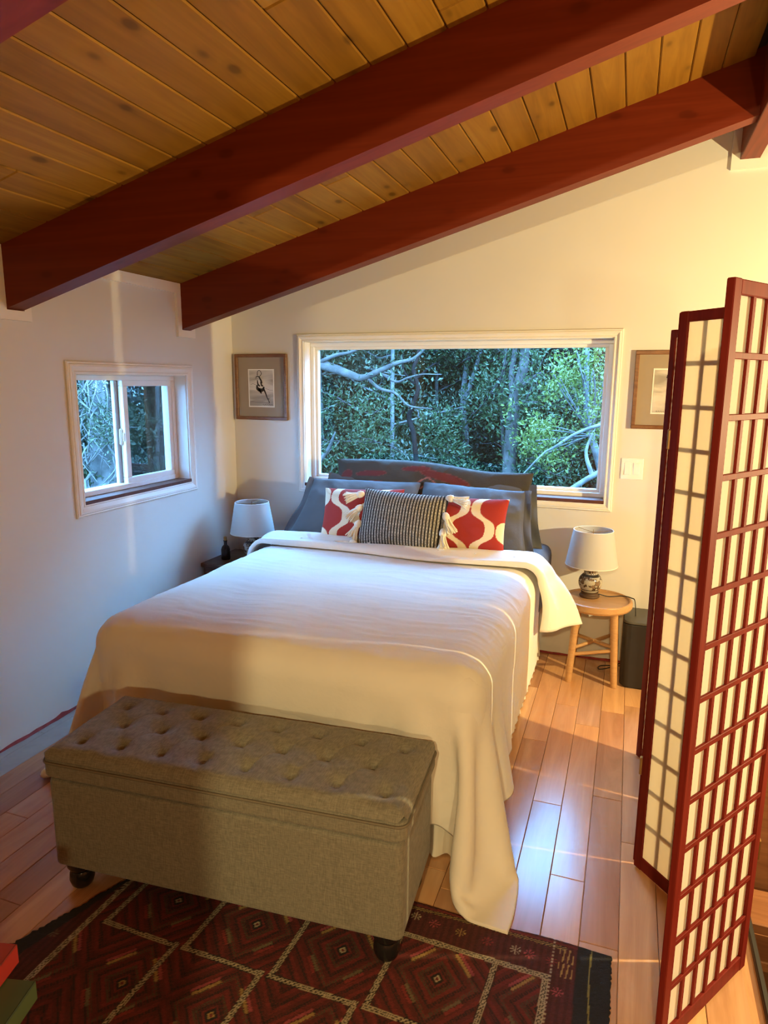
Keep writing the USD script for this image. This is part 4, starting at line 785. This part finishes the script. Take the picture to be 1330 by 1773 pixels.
special('forked_tree', 'dark forked tree trunk right of centre in the big window', [([(-1.5, 9, -2.2), (-1.46, 9, .2), (-1.43, 9, 1.19), (-1.43, 9, 1.37), (-1.33, 9, 1.74), (-1.31, 9, 2.06), (-1.25, 9, 2.6)], .10, .05), ([(-1.43, 9, 1.32), (-1.47, 9, 1.67), (-1.44, 9, 2.03), (-1.5, 9, 2.5)], .045, .03), ([(-1.40, 9, 1.45), (-1.22, 8.9, 1.62), (-1.05, 8.9, 1.72)], .03, .012)], 'bark_dark')
special('pale_tree', 'tall pale grey trunk in the middle of the big window', [([(-2.45, 10, -2.2), (-2.36, 10, .14), (-2.27, 10, .7), (-2.33, 10, 1.26), (-2.30, 10, 1.76), (-2.20, 10, 2.6)], .06, .035), ([(-2.33, 10, 1.2), (-2.16, 9.9, 1.7), (-2.07, 9.9, 2.0), (-1.9, 9.9, 2.3)], .04, .02)], 'bark_pale')
special('branch_tree', 'pale bent branches crossing the lower right of the big window', [([(.3, 7.2, 1.35), (-.21, 7.4, 1.18), (-.51, 7.5, 1.06), (-.74, 7.5, .9), (-.85, 7.5, .83), (-1.05, 7.5, .6)], .024, .008), ([(.25, 7.1, 1.0), (-.21, 7, .74), (-.44, 7, .58), (-.58, 7, .45), (-.7, 7, .2), (-.75, 7, -2.2)], .026, .03), ([(-.30, 7, .66), (-.38, 7, .9), (-.33, 7, 1.1)], .025, .008)], 'bark_pale')
rr = np.random.default_rng(5); C = np.vstack([np.array(c)+rr.standard_normal((k, 3))*np.array([a, .25, b]) for c, k, a, b in (((-.62, 8, 1.68), 40, .16, .16), ((-.42, 8, 1.42), 24, .2, .15), ((-.90, 7.9, .95), 46, .12, .17), ((-.30, 8, 1.95), 18, .18, .1), ((-.25, 8, .95), 20, .2, .15))])
lt = thing('lime_tree', 'bright lime green leafy tree at the right of the big window', 'tree'); P = curve([(-.1, 8.3, -2.2), (-.2, 8.25, .2), (-.45, 8.1, 1.2), (-.5, 8.05, 2.2)], 6); obj('trunk', [tube(P, np.linspace(.07, .02, len(P)), 8)]+[tube(wood_path((-.40, 8.12, 1.0), c, .05, random.Random(i), 4), .008, 4) for i, c in enumerate(C[::6])], 'bark_pale', lt, smooth=True)
tag(obj('foliage', leaves(C, 22, .13, .05, 8), 'leaf_lime', lt, smooth=False), kind='stuff')
shag = random.Random(4); sp_ = [([(-6.3, 6.9, -2.2), (-6.1, 6.75, .3), (-6.0, 6.67, 1.15), (-6.0, 6.63, 1.7), (-5.9, 6.6, 2.4)], .17, .10)]
for k in range(40):
    z = shag.uniform(.3, 2.0); sp_.append(([(-6.0+shag.uniform(-.15, .15), 6.6+shag.uniform(-.12, .12), z), (-6+shag.uniform(-.3, .3), 6.5+shag.uniform(-.3, .2), z-.25), (-6+shag.uniform(-.35, .35), 6.5+shag.uniform(-.35, .25), z-.6)], .012, .004))
special('shaggy_tree', 'thick pale trunk with hanging shaggy twigs in the left window', sp_, 'bark_pale', 'leaf_grey', 5, .05, .2, 7, .5, 9)
special('white_sapling', 'thin white crooked stem low in the left half of the left window', [([(-5.9, 6.2, -2.2), (-5.95, 6.28, .2), (-6, 6.33, .37), (-6, 6.45, .51), (-6, 6.39, .62), (-6, 6.36, .85)], .022, .01), ([(-6, 6.42, .6), (-6, 6.52, .78)], .010, .005)], 'bark_pale')
fe = thing('tree_fern', 'bright green fern standing behind the long pillow, low in the big window', 'fern', (-1.60, 9.0, 0)); obj('stem', rod((0, 0, GZ), (0, 0, .05), .06, .05), 'bark_dark', fe)
for k in range(13):
    a = k*2*PI/13; Lf = .62; S = []
    ps = [np.array([math.cos(a)*u*Lf*.75, math.sin(a)*u*Lf*.75, .05+.50*u-.32*u*u]) for u in np.linspace(0, 1, 18)]
    for i in range(1, 17):
        wd = .15*math.sin(PI*(i/17)**.7)+.01; side = np.array([-math.sin(a), math.cos(a), 0]); f_ = ps[i+1]-ps[i] if i < 17 else ps[i]-ps[i-1]
        for sg in (-1, 1): q0 = ps[i]; q1 = ps[i]+side*sg*wd+f_*.6; S.append(trimesh.Trimesh([q0-f_*.25, q0+f_*.3, q1+np.array([0, 0, -.02])], [[0, 1, 2]], process=False))
    S.append(tube(ps, np.linspace(.008, .002, 18), 4)); obj('frond', S, 'leaf_fern', fe, smooth=False)
